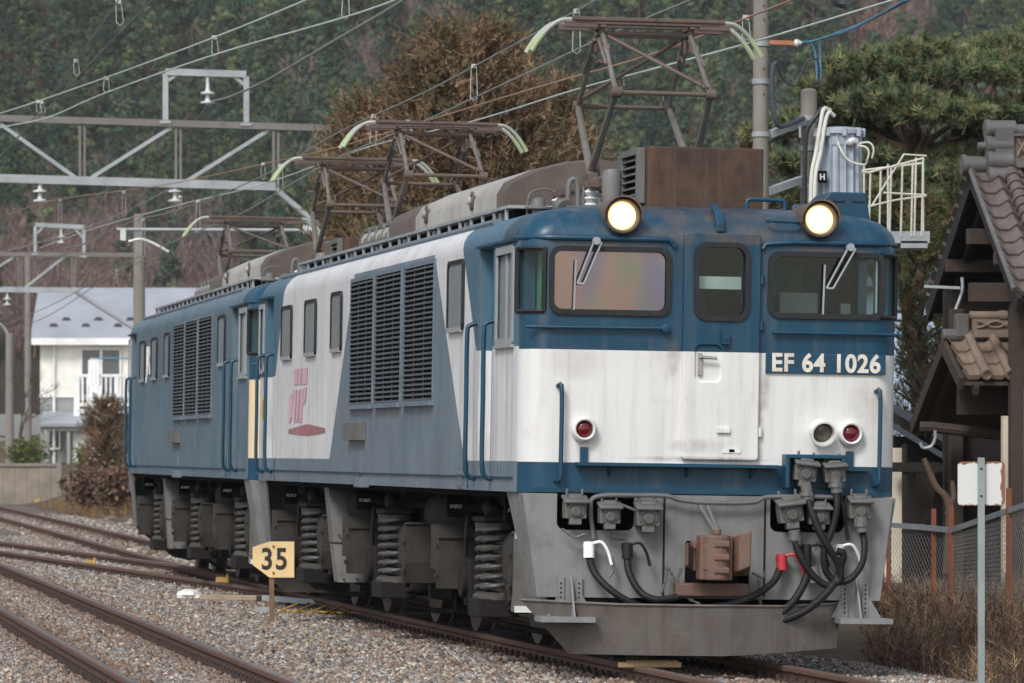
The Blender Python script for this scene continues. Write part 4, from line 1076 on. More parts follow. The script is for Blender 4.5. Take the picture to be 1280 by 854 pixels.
    q = MB(); q.box2((-1.02, -1.36, .36), (-.92, -1.1, .98)); q.box((-.90, -1.25, .95), (.03, .2, .05), None, 1); q.box((-.90, -1.25, .38), (.03, .2, .05), None, 1); q.obj('ladder_plate', [M_steel, M_paper], root)
    # rear skirt and coupler
    q = MB(); q.prism([(-LEN - .02, -1.45, 1.285), (-LEN - .02, 1.42, 1.285), (-LEN - .02, 1.33, .50), (-LEN - .02, -1.33, .50)], (.03, 0, 0))
    for sg in (-1, 1): q.prism([(-LEN + .01, sg * 1.45, 1.285), (-LEN + .01, sg * 1.33, .50), (-LEN + .34, sg * 1.33, .50), (-LEN + .75, sg * 1.45, 1.285)], (0, -sg * .02, 0))
    q.obj('rear_skirt', M_skirt, root)
    q = MB(); q.prism([(-LEN, -1.25, .46), (-LEN, -.8, .12), (-LEN, .8, .12), (-LEN, 1.25, .46)], (-.1, 0, 0)); q.box2((-LEN - .45, -.15, .68), (-LEN + .3, .15, .98)); q.obj('rear_coupler', M_frame, root)
    # ---- pantographs
    for (x, zh) in pans: pantograph(root, x, zh)
    return root

def on_track(Y): return Vector((main_x(Y), Y, 0))
LOC1 = make_loco('electric_locomotive', 'electric locomotive in front, with white band, number plate and both headlights lit', _P0, _th0, _ro, False, ((-3.1, 5.14), (-15.0, 5.0)), 'locomotives coupled as a pair')
_th2 = R(8.25)
_f2 = on_track(60.55)
LOC2 = make_loco('electric_locomotive', 'faded all blue electric locomotive with cream front, coupled behind the white banded one', _f2, _th2, _ro, True, ((-3.1, 4.98), (-15.0, 4.80)), 'locomotives coupled as a pair')

# ================================================================ VEGETATION
M_leaf = attr_mat('foliage', 0.85, 3, 0.2)
M_leaf2 = attr_mat('needles', 0.7, 6, 0.2)
M_bark = paint('bark', S(88, 70, 58), 0.9, S(60, 48, 40), 0.6, 6, 0.3)
M_twig = paint('dry_twig', S(104, 76, 62), 0.9, S(72, 52, 44), 0.6, 6)

def unit(n):
    d = RNG.normal(size=(n, 3)); return d / np.linalg.norm(d, axis=1)[:, None]

def blades(c, d, ln, w):
    """thin triangles from c along d; returns verts, faces"""
    n = len(c); s = np.cross(d, unit(n)); s /= np.linalg.norm(s, axis=1)[:, None] + 1e-9
    a = c - s * w[:, None]; b = c + s * w[:, None]; t = c + d * ln[:, None]
    return np.stack([a, b, t], 1).reshape(-1, 3), np.arange(3 * n).reshape(n, 3)

def leaves(c, size, nrm=None, up=0.0):
    """small leaf-like quads"""
    n = len(c); d = unit(n)
    if up: d[:, 2] *= (1 - up)
    d /= np.linalg.norm(d, axis=1)[:, None]
    s = np.cross(d, unit(n)); s /= np.linalg.norm(s, axis=1)[:, None]
    L = size[:, None]
    v = np.stack([c - d * L, c + s * L * .5, c + d * L, c - s * L * .5], 1).reshape(-1, 3)
    return v, np.arange(4 * n).reshape(n, 4)

def scales(c, nrm, size):
    """leaf quads that face along nrm"""
    d = np.cross(nrm, unit(len(c))); d /= np.linalg.norm(d, axis=1)[:, None] + 1e-9
    s = np.cross(nrm, d); L = size[:, None]
    v = np.stack([c - d * L, c + s * L * .5, c + d * L, c - s * L * .5], 1).reshape(-1, 3)
    return v, np.arange(4 * len(c)).reshape(-1, 4)

def forest(name, specs, label):
    V, Fc, T, off = [], [], [], 0
    for (x, y, z, kind, h) in specs:
        if kind == 'pine':
            k = RNG.integers(10, 15); w = h * RNG.uniform(.20, .28); m = 64
            base = np.array([S(56, 72, 52)[:3], S(48, 68, 54)[:3], S(76, 86, 56)[:3], S(62, 74, 60)[:3], S(68, 78, 50)[:3]])[RNG.integers(0, 5)] * RNG.uniform(.8, 1.7)
            cs, ts, ns = [], [], []
            for i in range(k):
                t = (i + .5) / k; r = w * (1 - .8 * t ** 1.6) * RNG.uniform(.35, 1.0); q = RNG.uniform(0, 6.3); pw = w * RNG.uniform(.34, .55) * (1 - .45 * t)
                pc = np.array([x + r * math.cos(q), y + r * math.sin(q), z + h * (.30 + .68 * t)])
                u_ = unit(m); u_[:, 2] = np.abs(u_[:, 2]) - .15; p = u_ * RNG.uniform(.75, 1.05, (m, 1)) * np.array([pw, pw, h * .055]); p[:, 2] -= .25 * (p[:, 0] ** 2 + p[:, 1] ** 2) / pw
                nn = u_ * np.array([1, 1, 1.3]) + RNG.normal(size=(m, 3)) * .38; ns.append(nn / np.linalg.norm(nn, axis=1)[:, None])
                cs.append(pc + p); ts.append(np.tile(base * RNG.uniform(.8, 1.25), (m, 1)) * RNG.uniform(.9, 1.12, (m, 1)))
            cs = np.concatenate(cs); ts = np.concatenate(ts)
            v, f = scales(cs, np.concatenate(ns), RNG.uniform(.13, .25, len(cs)))
        elif kind == 'bare':
            m = 300; base = np.array([S(122, 104, 100)[:3], S(134, 116, 108)[:3], S(110, 96, 92)[:3], S(130, 106, 92)[:3]])[RNG.integers(0, 4)] * RNG.uniform(.8, 1.15)
            q = RNG.uniform(0, 6.3, m); t = RNG.uniform(.12, .9, m); r = h * .30 * np.sqrt(t) * RNG.random(m) ** .6
            c = np.stack([x + r * np.cos(q), y + r * np.sin(q), z + h * t], 1)
            d = np.stack([np.cos(q) * .6, np.sin(q) * .6, np.full(m, 1.)], 1) + RNG.normal(size=(m, 3)) * .35; d /= np.linalg.norm(d, axis=1)[:, None]
            v, f3 = blades(c, d, h * RNG.uniform(.12, .26, m), np.full(m, .035 * h / 8) * RNG.uniform(.6, 1.6, m))
            f = np.c_[f3, f3[:, 2:3]]
            v = v.reshape(-1, 3, 3); v = np.concatenate([v, v[:, 2:3]], 1).reshape(-1, 3); f = np.arange(len(v)).reshape(-1, 4); ts = np.tile(base, (m, 1)) * RNG.uniform(.75, 1.25, (m, 1))
        # trunk
        V.append(v); Fc.append(f + off); T.append(np.repeat(ts, 4, 0)); off += len(v)
        a = np.array([[x - .12, y, z - .5], [x + .12, y, z - .5], [x + .06, y, z + h * .5], [x - .06, y, z + h * .5]])
        V.append(a); Fc.append(np.array([[0, 1, 2, 3]]) + off); T.append(np.tile(np.array(S(110, 84, 68)[:3]), (4, 1))); off += 4
    o = big_mesh(name, np.concatenate(V), np.concatenate(Fc), M_leaf, np.concatenate(T))
    return tag(o, label, kind='stuff')

sp = []
y = 505.0
while y < 860:
    half = 640 / FPX * y + 30; x = -half - RNG.uniform(0, 3)
    while x < half:
        xx, yy = x + RNG.normal() * 1.0, y + RNG.normal() * 1.6
        z = float(hill_z(xx, yy)); py = CY - (z + 4 - EYE) * FPX / yy; px = CX + xx / yy * FPX
        # stands of bare trees low down on the left and in a few gullies; the rest is pine
        pb = .05 + .80 * np.clip((py - 235 + 70 * math.sin(px * .012)) / 130, 0, 1) * np.clip((760 - px) / 260, .12, 1)
        pb = max(pb, .4 * math.exp(-((px - 560 + (py) * .7) / 60) ** 2) if py < 130 else 0, .8 * math.exp(-(((px - 1130) / 70) ** 2 + ((py - 45) / 55) ** 2)), .3 * math.exp(-((px - 255) / 40) ** 2) if py < 170 else 0)
        kind = 'bare' if RNG.random() < pb else 'pine'
        if py > -90: sp.append((xx, yy, z, kind, RNG.uniform(6.5, 10.5) if kind == 'pine' else RNG.uniform(5, 8.5)))
        x += RNG.uniform(2.3, 3.6)
    y += 3.2 if y < 700 else 4.2
forest('hillside_wood', sp, 'wood of dark pines and bare brown trees covering the hillside')

def tree_obj(name, label, root, trunk_mb, cv, cf, ct, mat, group=None):
    o = tag(empty(name, root), label, 'tree', group)
    trunk_mb.obj('trunk', M_bark, o, smooth=True)
    c = big_mesh('crown', cv, cf, mat, ct); c.parent = o
    return o

def frond_tree(name, label, root, h, w, n, pal, lo=.05, cat='tree', frond=.5, top=1.0, hang=.0, group=None, rnd=False):
    """conifer whose crown is made of feathery sprays that point outward and up"""
    C, D, Ln, T = [], [], [], []
    tm = MB(); tm.tube([(0, 0, -.2), (0, 0, h * .5), (0, 0, h * .95)], [w * .035 + .04, w * .022 + .02, .01], 8)
    pal = np.array([p[:3] for p in pal])
    nb = max(12, n // 16)
    for i in range(nb):
        t = lo + (top - lo) * ((i + RNG.random()) / nb) ** .85; q = i * 2.4 + RNG.normal() * .3
        rad = w / 2 * math.sqrt(max(.02, 1 - ((t - .35) / .68) ** 2)) if rnd else w / 2 * (1 - t) ** .8 * 1.05 + .06
        rad *= 1 + .18 * math.sin(q * 2 + t * 7 + w); rad *= RNG.uniform(.5, 1.05) ** .6
        o_ = np.array([math.cos(q), math.sin(q), 0]); base = o_ * rad * .35 + np.array([0, 0, h * t - rad * .25]); end = o_ * rad + np.array([0, 0, h * t + rad * .12])
        tm.tube([(0, 0, max(.1, h * t - rad * .5)), tuple(base), tuple(end)], [.045, .03, .008], 5)
        bt_ = RNG.uniform(.7, 1.3); bcol = pal[RNG.integers(0, len(pal))]
        for k in range(16):
            u = RNG.random() ** .7; p = base + (end - base) * u + RNG.normal(size=3) * rad * .10
            d = (end - base) / (np.linalg.norm(end - base) + 1e-6) * .55 + RNG.normal(size=3) * .42 + np.array([0, 0, RNG.uniform(.15, .9) - hang]); d /= np.linalg.norm(d)
            L = frond * RNG.uniform(.5, 1.25); col = (bcol * .6 + pal[RNG.integers(0, len(pal))] * .4) * bt_ * RNG.uniform(.8, 1.2)
            s = np.cross(d, unit(1)[0]); s /= np.linalg.norm(s); m = 15
            for j in range(m):
                a = j / m; sg = 1 if j % 2 else -1
                C.append(p + d * L * a * .85); dd = d * .8 + s * sg * .75 * (1 - a * .5) + RNG.normal(size=3) * .15 + np.array([0, 0, -.12 * a])
                D.append(dd / np.linalg.norm(dd)); Ln.append(L * (.27 - .14 * a)); T.append(col * RNG.uniform(.85, 1.15))
    v, f = blades(np.array(C), np.array(D), np.array(Ln), np.array(Ln) * .13)
    o = tree_obj(name, label, root, tm, v, f, np.repeat(np.array(T), 3, 0), M_leaf, group)
    o['category'] = cat
    return o

# brown cedar behind the locomotives
BROWN = [S(128, 100, 78), S(112, 90, 71), S(142, 113, 90), S(100, 84, 62), S(86, 86, 58), S(74, 78, 54), S(124, 104, 78)]
GRP = 'brown cedars behind the locomotives'
frond_tree('cedar_tree', 'tallest of the bushy brown cedars behind the locomotives', at(585, 563, 93) + Vector((0, 0, -1.4)), 8.3, 4.8, 9000, BROWN, .12, frond=.56, rnd=True, group=GRP)
frond_tree('cedar_tree', 'lower brown cedar on the right side of the tall one, above the long roof hood', at(676, 563, 96) + Vector((0, 0, -1.4)), 7.7, 2.7, 3600, BROWN, .15, frond=.52, rnd=True, group=GRP)
frond_tree('cedar_tree', 'lower brown cedar at the left end of the clump, beside the lattice beam', at(468, 563, 95) + Vector((0, 0, -1.4)), 7.3, 2.5, 3600, BROWN, .15, frond=.52, rnd=True, group=GRP)

# red pines behind the transformer
def pine_tree(name, label, root, h, pads, pal, seed, tuft=.165, per=44):
    rg = np.random.default_rng(seed)
    tm = MB(); tm.tube(curve_pts([(0, 0, -.3), (.15, 0, h * .3), (-.1, .1, h * .6), (.1, 0, h * .97)], 5), [.24 - .2 * i / 15 for i in range(16)], 10)
    C, D, Ln, T = [], [], [], []; pal = np.array([p[:3] for p in pal])
    for (px_, py_, pz_, r) in pads:
        s = Vector((0, 0, max(.4, pz_ - r * .9))); e = Vector((px_, py_, pz_ - .08))
        tm.tube(curve_pts([s, s.lerp(e, .5) + Vector((0, 0, .12)), e], 4), [.07 - .055 * i / 8 for i in range(9)], 6)
        for _ in range(int(190 * r * r) + 36):
            q = rg.uniform(0, 6.3); rr = r * math.sqrt(rg.random()); hh = .34 * r * (1 - (rr / r) ** 2) * rg.uniform(-.3, 1)
            tip = np.array([px_ + rr * math.cos(q), py_ + rr * math.sin(q), pz_ + hh + rg.normal() * .05])
            ax = np.array([math.cos(q) * rr / r * .8, math.sin(q) * rr / r * .8, .75]) + rg.normal(size=3) * .18; ax /= np.linalg.norm(ax)
            col = pal[rg.integers(0, len(pal))] * rg.uniform(.7, 1.3)
            dn = rg.normal(size=(per, 3)); dn /= np.linalg.norm(dn, axis=1)[:, None]
            dn = dn * .85 + ax * .75; dn /= np.linalg.norm(dn, axis=1)[:, None]
            C.append(np.tile(tip, (per, 1)) - ax * rg.uniform(0, .12, (per, 1))); D.append(dn); Ln.append(rg.uniform(.6, 1.1, per) * tuft); T.append(np.tile(col, (per, 1)) * rg.uniform(.8, 1.2, (per, 1)))
            if rg.random() < .25: tm.tube([tuple(tip - ax * .3), tuple(tip)], [.012, .006], 4)
    C, D, Ln, T = map(np.concatenate, (C, D, Ln, T))
    v, f = blades(C, D, Ln, np.full(len(C), .0085))
    return tree_obj(name, label, root, tm, v, f, np.repeat(T, 3, 0), M_leaf2)
PINE = [S(112, 120, 82), S(98, 110, 76), S(128, 130, 92), S(84, 100, 70), S(116, 114, 78), S(72, 88, 64)]
def pads_px(root, Y, lst):
    out = []
    for (px, py, r, dy) in lst:
        p = at(px, py, Y + dy) - root; out.append((p.x, p.y, p.z, r))
    return out
_r = at(1140, 563, 82) + Vector((0, 0, -1.4))
pine_tree('pine_tree', 'broad green pine behind the transformer and the railed platform', _r, 7.0, pads_px(_r, 82, [
    (1090, 80, .75, 0), (1150, 66, .8, .5), (1205, 92, .8, -.3), (1240, 80, .7, .4), (1040, 110, .6, .6), (1110, 125, .8, -.8), (1175, 140, .85, -1.0), (1230, 140, .7, 0),
    (1010, 150, .6, 1), (1065, 175, .6, .8), (990, 205, .5, .9), (1040, 225, .6, 1.2), (1100, 205, .7, 1.5), (1160, 210, .75, 1.3), (1215, 190, .7, .6), (960, 165, .42, 1.6), (985, 250, .45, 1.4), (1085, 262, .6, 1.6), (1250, 225, .7, 1.6),
    (1130, 265, .6, 1.2), (1180, 275, .6, 1.7), (1060, 310, .7, 2.0), (1110, 330, .6, 2.0)] + [(RNG.uniform(1000, 1240), RNG.uniform(100, 330), RNG.uniform(.4, .65), RNG.uniform(.3, 2.4)) for _ in range(34)] + [(RNG.uniform(1040, 1200), RNG.uniform(190, 320), RNG.uniform(.4, .6), RNG.uniform(-1.2, -.2)) for _ in range(18)]), PINE, 3)
_r = at(1235, 563, 86) + Vector((0, 0, -1.4))
pine_tree('pine_tree', 'second pine rising behind the tiled roof', _r, 7.4, pads_px(_r, 86, [
    (1270, 60, .8, 0), (1310, 95, .9, 0), (1285, 140, .8, .5), (1340, 150, .9, 0), (1255, 180, .6, .8), (1300, 200, .8, .4), (1350, 220, .8, 0), (1270, 250, .7, 1), (1210, 240, .6, 1.3), (1330, 290, .8, 1), (1260, 310, .7, 1.4), (1220, 345, .6, 1.5)] + [(RNG.uniform(1190, 1330), RNG.uniform(110, 330), RNG.uniform(.4, .7), RNG.uniform(.3, 2)) for _ in range(22)]), PINE, 5)
DKG = [S(74, 82, 52), S(62, 72, 48), S(92, 84, 54), S(110, 86, 56), S(54, 64, 44), S(84, 90, 56)]
frond_tree('cypress_tree', 'dark cypress with brown tips beside the right end of the front locomotive', at(1150, 563, 72) + Vector((0, 0, -1.3)), 4.6, 1.25, 1500, DKG, .1, frond=.30)
frond_tree('cypress_tree', 'dark cypress standing left of the tiled gable', at(1195, 563, 76) + Vector((0, 0, -1.3)), 5.0, 1.3, 1300, DKG, .1, frond=.32)
frond_tree('cypress_tree', 'brownish young cypress left of the concrete pole above the rusty roof box', at(938, 563, 88) + Vector((0, 0, -1.3)), 6.4, 1.5, 1200, BROWN[2:], .1, frond=.34)
# by the cream house
frond_tree('garden_conifer', 'round brown conifer in front of the cream house', at(133, 600, 160), 2.3, 1.7, 2200, BROWN[:5], .02, 'shrub', .30, rnd=True)
def leafy(name, label, root, h, w, n, pal, size):
    o = tag(empty(name, root), label, 'shrub'); pal = np.array([p[:3] for p in pal])
    u = unit(n) * (RNG.random(n) ** .4)[:, None]; q = np.arctan2(u[:, 1], u[:, 0])
    c = u * np.array([w / 2, w / 2, h / 2]) * (1 + .2 * np.sin(q * 4 + u[:, 2] * 5))[:, None]; c[:, 2] += h / 2
    v, f = leaves(c, RNG.uniform(.6, 1.3, n) * size)
    k = np.repeat(pal[RNG.integers(0, len(pal), n)] * RNG.uniform(.7, 1.3, (n, 1)), 4, 0)
    c_ = big_mesh('foliage', v, f, M_leaf, k); c_.parent = o
    t = MB()
    for i in range(9):
        a = RNG.uniform(0, 6.3); t.tube([(0, 0, -.1), (w * .2 * math.cos(a), w * .2 * math.sin(a), h * .4), (w * .4 * math.cos(a), w * .4 * math.sin(a), h * .85)], [.02, .015, .006], 5)
    t.obj('stem', M_twig, o)
REDL = [S(112, 80, 72), S(98, 72, 66), S(120, 96, 80), S(88, 74, 60), S(96, 88, 66)]
leafy('leafy_shrub', 'reddish shrub spilling over the bank, right of the block wall', at(114, 636, 156), 1.2, 1.6, 2200, REDL, .08)
leafy('leafy_shrub', 'small reddish shrub close behind the faded locomotive', at(146, 640, 148), 1.3, 1.3, 1500, REDL, .08)
leafy('leafy_shrub', 'clipped green shrub left of the cream house', at(34, 585, 200), 1.1, 1.7, 1400, [S(86, 98, 52), S(70, 84, 48), S(104, 108, 62)], .07)
leafy('leafy_shrub', 'small green shrub against the cream house wall, right of its porch', at(104, 590, 185), 1.0, .7, 500, [S(96, 104, 56), S(76, 90, 50)], .06)
# bare garden tree
bt = MB(); rg = np.random.default_rng(4)
def grow(p, d, L, r, k):
    e = p + d * L; bt.tube([p, (p + e) / 2 + Vector(rg.normal(size=3)) * L * .06, e], [r, r * .85, r * .65], 5)
    if k:
        for _ in range(3 if k > 1 else 4):
            grow(e, (d + Vector(rg.normal(size=3)) * .5 + Vector((0, 0, .1))).normalized(), L * rg.uniform(.6, .85), r * .6, k - 1)
grow(Vector((0, 0, -.1)), Vector((0, 0, 1)), 1.2, .08, 5)
o = tag(empty('bare_tree', at(24, 590, 206)), 'bare leafless garden tree left of the cream house', 'tree'); bt.obj('branches', M_bark, o)

# dry weeds along the fence and bank
def weeds(name, n, area, hh, pal, label):
    C, D, Ln, T = [], [], [], []; pal = np.array([p[:3] for p in pal])
    for _ in range(n):
        px, Yv = RNG.uniform(area[0], area[1]), RNG.uniform(area[2], area[3]); xx = (px - CX) / FPX * Yv
        if xx - main_x(Yv) < 2.05: continue
        b = np.array([xx, Yv, float(ground_z(xx, Yv)) - .02]); col = pal[RNG.integers(0, len(pal))] * RNG.uniform(.7, 1.25)
        k = RNG.integers(6, 14); d0 = np.array([RNG.normal() * .25, RNG.normal() * .25, 1]); L = hh * RNG.uniform(.4, 1.15)
        C.append(b); D.append(d0 / np.linalg.norm(d0)); Ln.append(L); T.append(col)
        for j in range(k):
            t = RNG.uniform(.15, .95); d = d0 + RNG.normal(size=3) * np.array([.8, .8, .4]); d /= np.linalg.norm(d)
            C.append(b + d0 * L * t * .9); D.append(d); Ln.append(L * RNG.uniform(.15, .45)); T.append(col)
    v, f = blades(np.array(C), np.array(D), np.array(Ln), np.full(len(C), .0038))
    return tag(big_mesh(name, v, f, M_leaf, np.repeat(np.array(T), 3, 0)), label, kind='stuff')
WEED = [S(156, 132, 102), S(136, 110, 86), S(88, 64, 56), S(104, 80, 68), S(76, 58, 52), S(124, 104, 84), S(96, 80, 66), S(78, 70, 56)]
weeds('dry_weeds', 2600, (1085, 1330, 41.5, 56), .36, WEED, 'dry reddish weeds along the wire fence')
weeds('dry_weeds', 900, (40, 175, 142, 170), .45, [S(150, 112, 62), S(120, 92, 66), S(112, 84, 70), S(140, 124, 84)], 'yellowed grass on the bank behind the tracks')

# ================================================================ STRUCTURES ALONG THE LINE
M_galv = paint('galvanised_steel', S(156, 162, 164), 0.5, S(128, 122, 114), 0.4, 3, 0.15, metal=0.2)
M_gantry = paint('weathered_gantry', S(112, 110, 106), 0.65, S(112, 92, 76), 0.7, 1.5, 0.3)
M_conc = paint('concrete_pole', S(130, 124, 116), 0.9, S(112, 106, 98), 0.6, 2.5, 0.35, bump=.1)
M_wire = paint('copper_wire', S(132, 136, 132), 0.6, S(104, 96, 88), 0.5, 3)
M_wirelite = paint('pale_wire', S(196, 208, 204), 0.5, S(160, 170, 160), 0.4, 3)
M_wirebrown = paint('brown_wire', S(164, 128, 106), 0.6, S(124, 98, 84), 0.5, 3)
M_dropper = paint('dropper_wire', S(176, 178, 172), 0.6, S(130, 126, 118), 0.5, 6)

def post(name, label, px, ptop, pbot, Y, r0, r1, mat, group=None, cat='pole'):
    a = at(px, pbot, Y); b = at(px, ptop, Y)
    o = tag(empty(name, a), label, cat, group)
    mb = MB(); mb.cyl((0, 0, -.5), (0, 0, b.z - a.z), r0, 20, r1); mb.lathe([(r1, 0), (r1 * .6, .03), (0, .035)], (0, 0, b.z - a.z), n=20)
    mb.obj('shaft', mat, o, smooth=True)
    return o, b.z - a.z

def gantry(name, label, Y, xl, beam_t, beam_b, bx, brace, post_top, frames, verts, diags, insul, w):
    """lattice beam over the tracks; every x,y is read off the photograph at depth Y"""
    O = at(bx, CY, Y); O.z = -.1
    root = tag(empty(name, O), label, 'gantry', 'lattice gantries over the tracks')
    L = lambda px, py: at(px, py, Y) - O
    bm_ = MB(); a, b = L(xl, beam_t(xl)), L(bx, beam_t(bx)); bm_.bar(a, b, .16, w)
    bm_.obj('top_chord', M_gantry, root); bm_ = MB(); bm_.bar(L(xl, beam_b(xl)), L(brace[0], beam_b(brace[0])), .16, w * 1.25); bm_.obj('bottom_chord', M_galv, root)
    for px in verts:
        m = MB(); p, q = L(px, beam_t(px)), L(px, beam_b(px)); m.bar(p + Vector((-w * .35, 0, 0)), q + Vector((-w * .35, 0, 0)), w * .4, .09, (0, 1, 0)); m.bar(p + Vector((w * .35, .0, 0)), q + Vector((w * .35, 0, 0)), w * .35, .07, (0, 1, 0)); m.obj('upright', M_gantry, root)
    for (x0, x1, up) in diags:
        m = MB(); p = L(x0, beam_b(x0) if up else beam_t(x0)); q = L(x1, beam_t(x1) if up else beam_b(x1)); m.bar(p, q, w * .55, .06, (0, 1, 0)); m.bar(p + Vector((0, .07, 0)), q + Vector((0, .07, 0)), w * .3, .02, (0, 1, 0)); m.obj('diagonal', M_galv, root)
    m = MB(); m.tube([L(brace[0] - 6, beam_b(brace[0]) - 2), L(brace[0], beam_b(brace[0]) + 4), L(*brace[1])], w * .5, 10); m.obj('knee_brace', M_galv, root, smooth=True)
    m = MB(); m.cyl((0, 0, -.4), L(bx, post_top), .21, 20, .17); m.obj('post', M_conc, root, smooth=True)
    for (x0, y0, x1, y1) in frames:
        m = MB(); p0, p1 = L(x0, y1), L(x0, y0 + 4); q1, q0 = L(x1, y0 + 8), L(x1, y1 + 3)
        m.bar(p0, p1, .1, w * .8, (0, 1, 0)); m.bar(q0, q1, .1, w * .8, (0, 1, 0)); m.bar(L(x0, y0 + 2), L(x1, y0 + 5), .12, w)
        k = (x1 - x0) * .15; m.bar(L(x0 + 1, y0 + 14), L(x0 + k + 3, y0 + 3), .06, w * .5, (0, 1, 0)); m.bar(L(x1 - 1, y0 + 19), L(x1 - k - 3, y0 + 6), .06, w * .5, (0, 1, 0))
        m.box(p0, (.2, .2, .05)); m.box(q0, (.2, .2, .05)); fr = m.obj('feeder_frame', M_galv, root)
        m = MB(); c = L((x0 + x1) / 2 + 2, y0 + (y1 - y0) * .58); m.cyl(c, L((x0 + x1) / 2 + 2, y0 + 5), .03, 8); 
        for dz in (0, .17): m.lathe([(.03, -.03), (.03, 0), (.125, .0), (.125, .025), (.045, .05), (.03, .14)], c + Vector((0, 0, dz - .05)), n=16)
        m.obj('insulator', M_porcelain, fr, smooth=True)
    for (px, py) in insul:
        m = MB(); c = L(px, py); m.cyl(c + Vector((0, 0, .18)), L(px, beam_b(px)), .025, 8)
        for dz in (-.13, .04): m.lathe([(.03, -.03), (.03, 0), (.125, .0), (.125, .025), (.045, .05), (.03, .14)], c + Vector((0, 0, dz)), n=16)
        m.obj('insulator', M_porcelain, root, smooth=True)
    return root
gantry('overhead_gantry', 'nearer grey lattice gantry with one tall feeder frame on its beam', 100, -260, lambda x: 148 + .030 * x, lambda x: 223 + .030 * x, 460, (345, (412, 294)), 140,
       [(207, 88, 308, 153)], [-15, 103, 223, 345], [(-10, 100, False), (108, 222, True), (228, 343, True)], [(50, 243), (219, 243)], .12)
gantry('overhead_gantry', 'farther lattice gantry whose round concrete post stands before the cream house', 170, -170, lambda x: 318 + .005 * x, lambda x: 362 + .01 * x, 174, (98, (166, 410)), 268,
       [(44, 279, 105, 318)], [25, 92], [(28, 84, True), (-45, 22, True)], [(9, 376)], .13)
# cantilever arm with its insulators
def cantilever(name, label, Y, x0, x1, py, drop):
    O = at(x1, py, Y); o = tag(empty(name, O), label, 'cantilever arm')
    L = lambda a, b: at(a, b, Y) - O
    m = MB(); m.tube([L(x0, py - 1), L(x1, py)], .035, 10); m.obj('pipe', M_galv, o, smooth=True)
    m = MB(); prof = [(.03, 0)]
    for i in range(6): prof += [(.05, .05 * i + .01), (.10, .05 * i + .02), (.09, .05 * i + .04), (.05, .05 * i + .05)]
    m.lathe(prof + [(.03, .32)], (0, 0, 0), (1, 0, 0), 16); m.obj('insulator', M_porcelain, o, smooth=True)
    m = MB(); m.box(L(x0 + 8, py + 5), (.1, .1, .22)); m.tube(curve_pts([L(x0 + 15, py + 14), L(x0 + 30, py + 11), L(x0 + 45, py + 16), L(x0 + 65, py + 27)], 4), .025, 8); m.obj('registration_arm', M_porcelain, o, smooth=True)
    m = MB(); m.bar(L(x1 + 20, py + 34), L(x1 + 20, py - 8), .12, .1, (0, 1, 0)); m.tube([(.32, 0, 0), L(x1 + 60, py)], .03); m.obj('bracket', M_galv, o)
cantilever('cantilever_arm', 'pale horizontal cantilever arm with a ribbed insulator over the rear pantograph', 99, 146, 378, 288, 0)

_o, _h = post('concrete_pole', 'short weathered concrete pole at the left edge of the photo, before the block wall', 12, 418, 626, 200, .17, .14, M_conc)
MB().tube(curve_pts([(0, 0, _h - .1), (-.3, 0, _h + .35), (-.9, 0, _h + .6)], 4), .04, 8).obj('bracket', M_galv, _o, smooth=True)
_o, _h = post('steel_pole', 'thin pale pole beside the left gable of the cream house', 35, 318, 560, 212, .14, .12, M_conc)

# ---- wires: each one a thing, its droppers are parts
def wire(label, pts, mat, r=.0085, hang=None, group=None, name='overhead_wire', sag=True):
    P = [Vector(p) for p in pts]; O = P[0]
    o = tag(empty(name, O), label, 'wire', group)
    m = MB(); q = curve_pts([p - O for p in P], 6) if len(P) > 2 else [p - O for p in P]
    m.tube(q, r, 6); m.obj('strand', mat, o, smooth=True)
    for (a, b) in (hang or []):
        a, b = a - O, b - O; h = MB(); d = Vector((.035, 0, 0))
        h.tube([a + d * .7, b + d], .0042, 5); h.tube([a - d * .7, b - d], .0042, 5); h.tube([b + d, b + Vector((0, 0, -.03)), b - d], .0042, 5); h.box(a, (.05, .04, .04))
        h.obj('dropper', M_dropper, o)
    return o
zc = lambda y: float(np.interp(y, [30, 45.3, 57, 64, 75, 100, 170], [5.18, 5.155, 5.015, 4.995, 4.82, 4.95, 5.0]))
def zig(y): return .18 * math.sin(y * .06)
cont = [Vector((main_x(y) + .06 + zig(y), y, zc(y) + .012)) for y in (-110, -60, -20, 10, 26, 36, 45.3, 51, 57, 60.5, 64, 69.5, 75, 86, 100, 130, 170)]
zm = lambda y: 5.55 + .002 * (y - 60) ** 2 * .15 + .15
mess = [Vector((main_x(y) + .06 + zig(y), y, zc(y) + .30 + .0003 * min(abs(y - 62), 50) ** 2)) for y in (-110, -60, -20, 10, 26, 36, 45, 51, 57, 64, 72, 86, 100, 130, 170)]
def lerp_at(P, y):
    for a, b in zip(P, P[1:]):
        if a.y <= y <= b.y: return a.lerp(b, (y - a.y) / (b.y - a.y))
wire('contact wire resting on the four pantograph heads', cont, M_wire, .0085)
wire('messenger wire with droppers, just above the contact wire of the locomotives', mess, M_wire, .008, [(lerp_at(mess, y), lerp_at(cont, y)) for y in (41, 48.5, 54, 61, 70, 82, 94)])
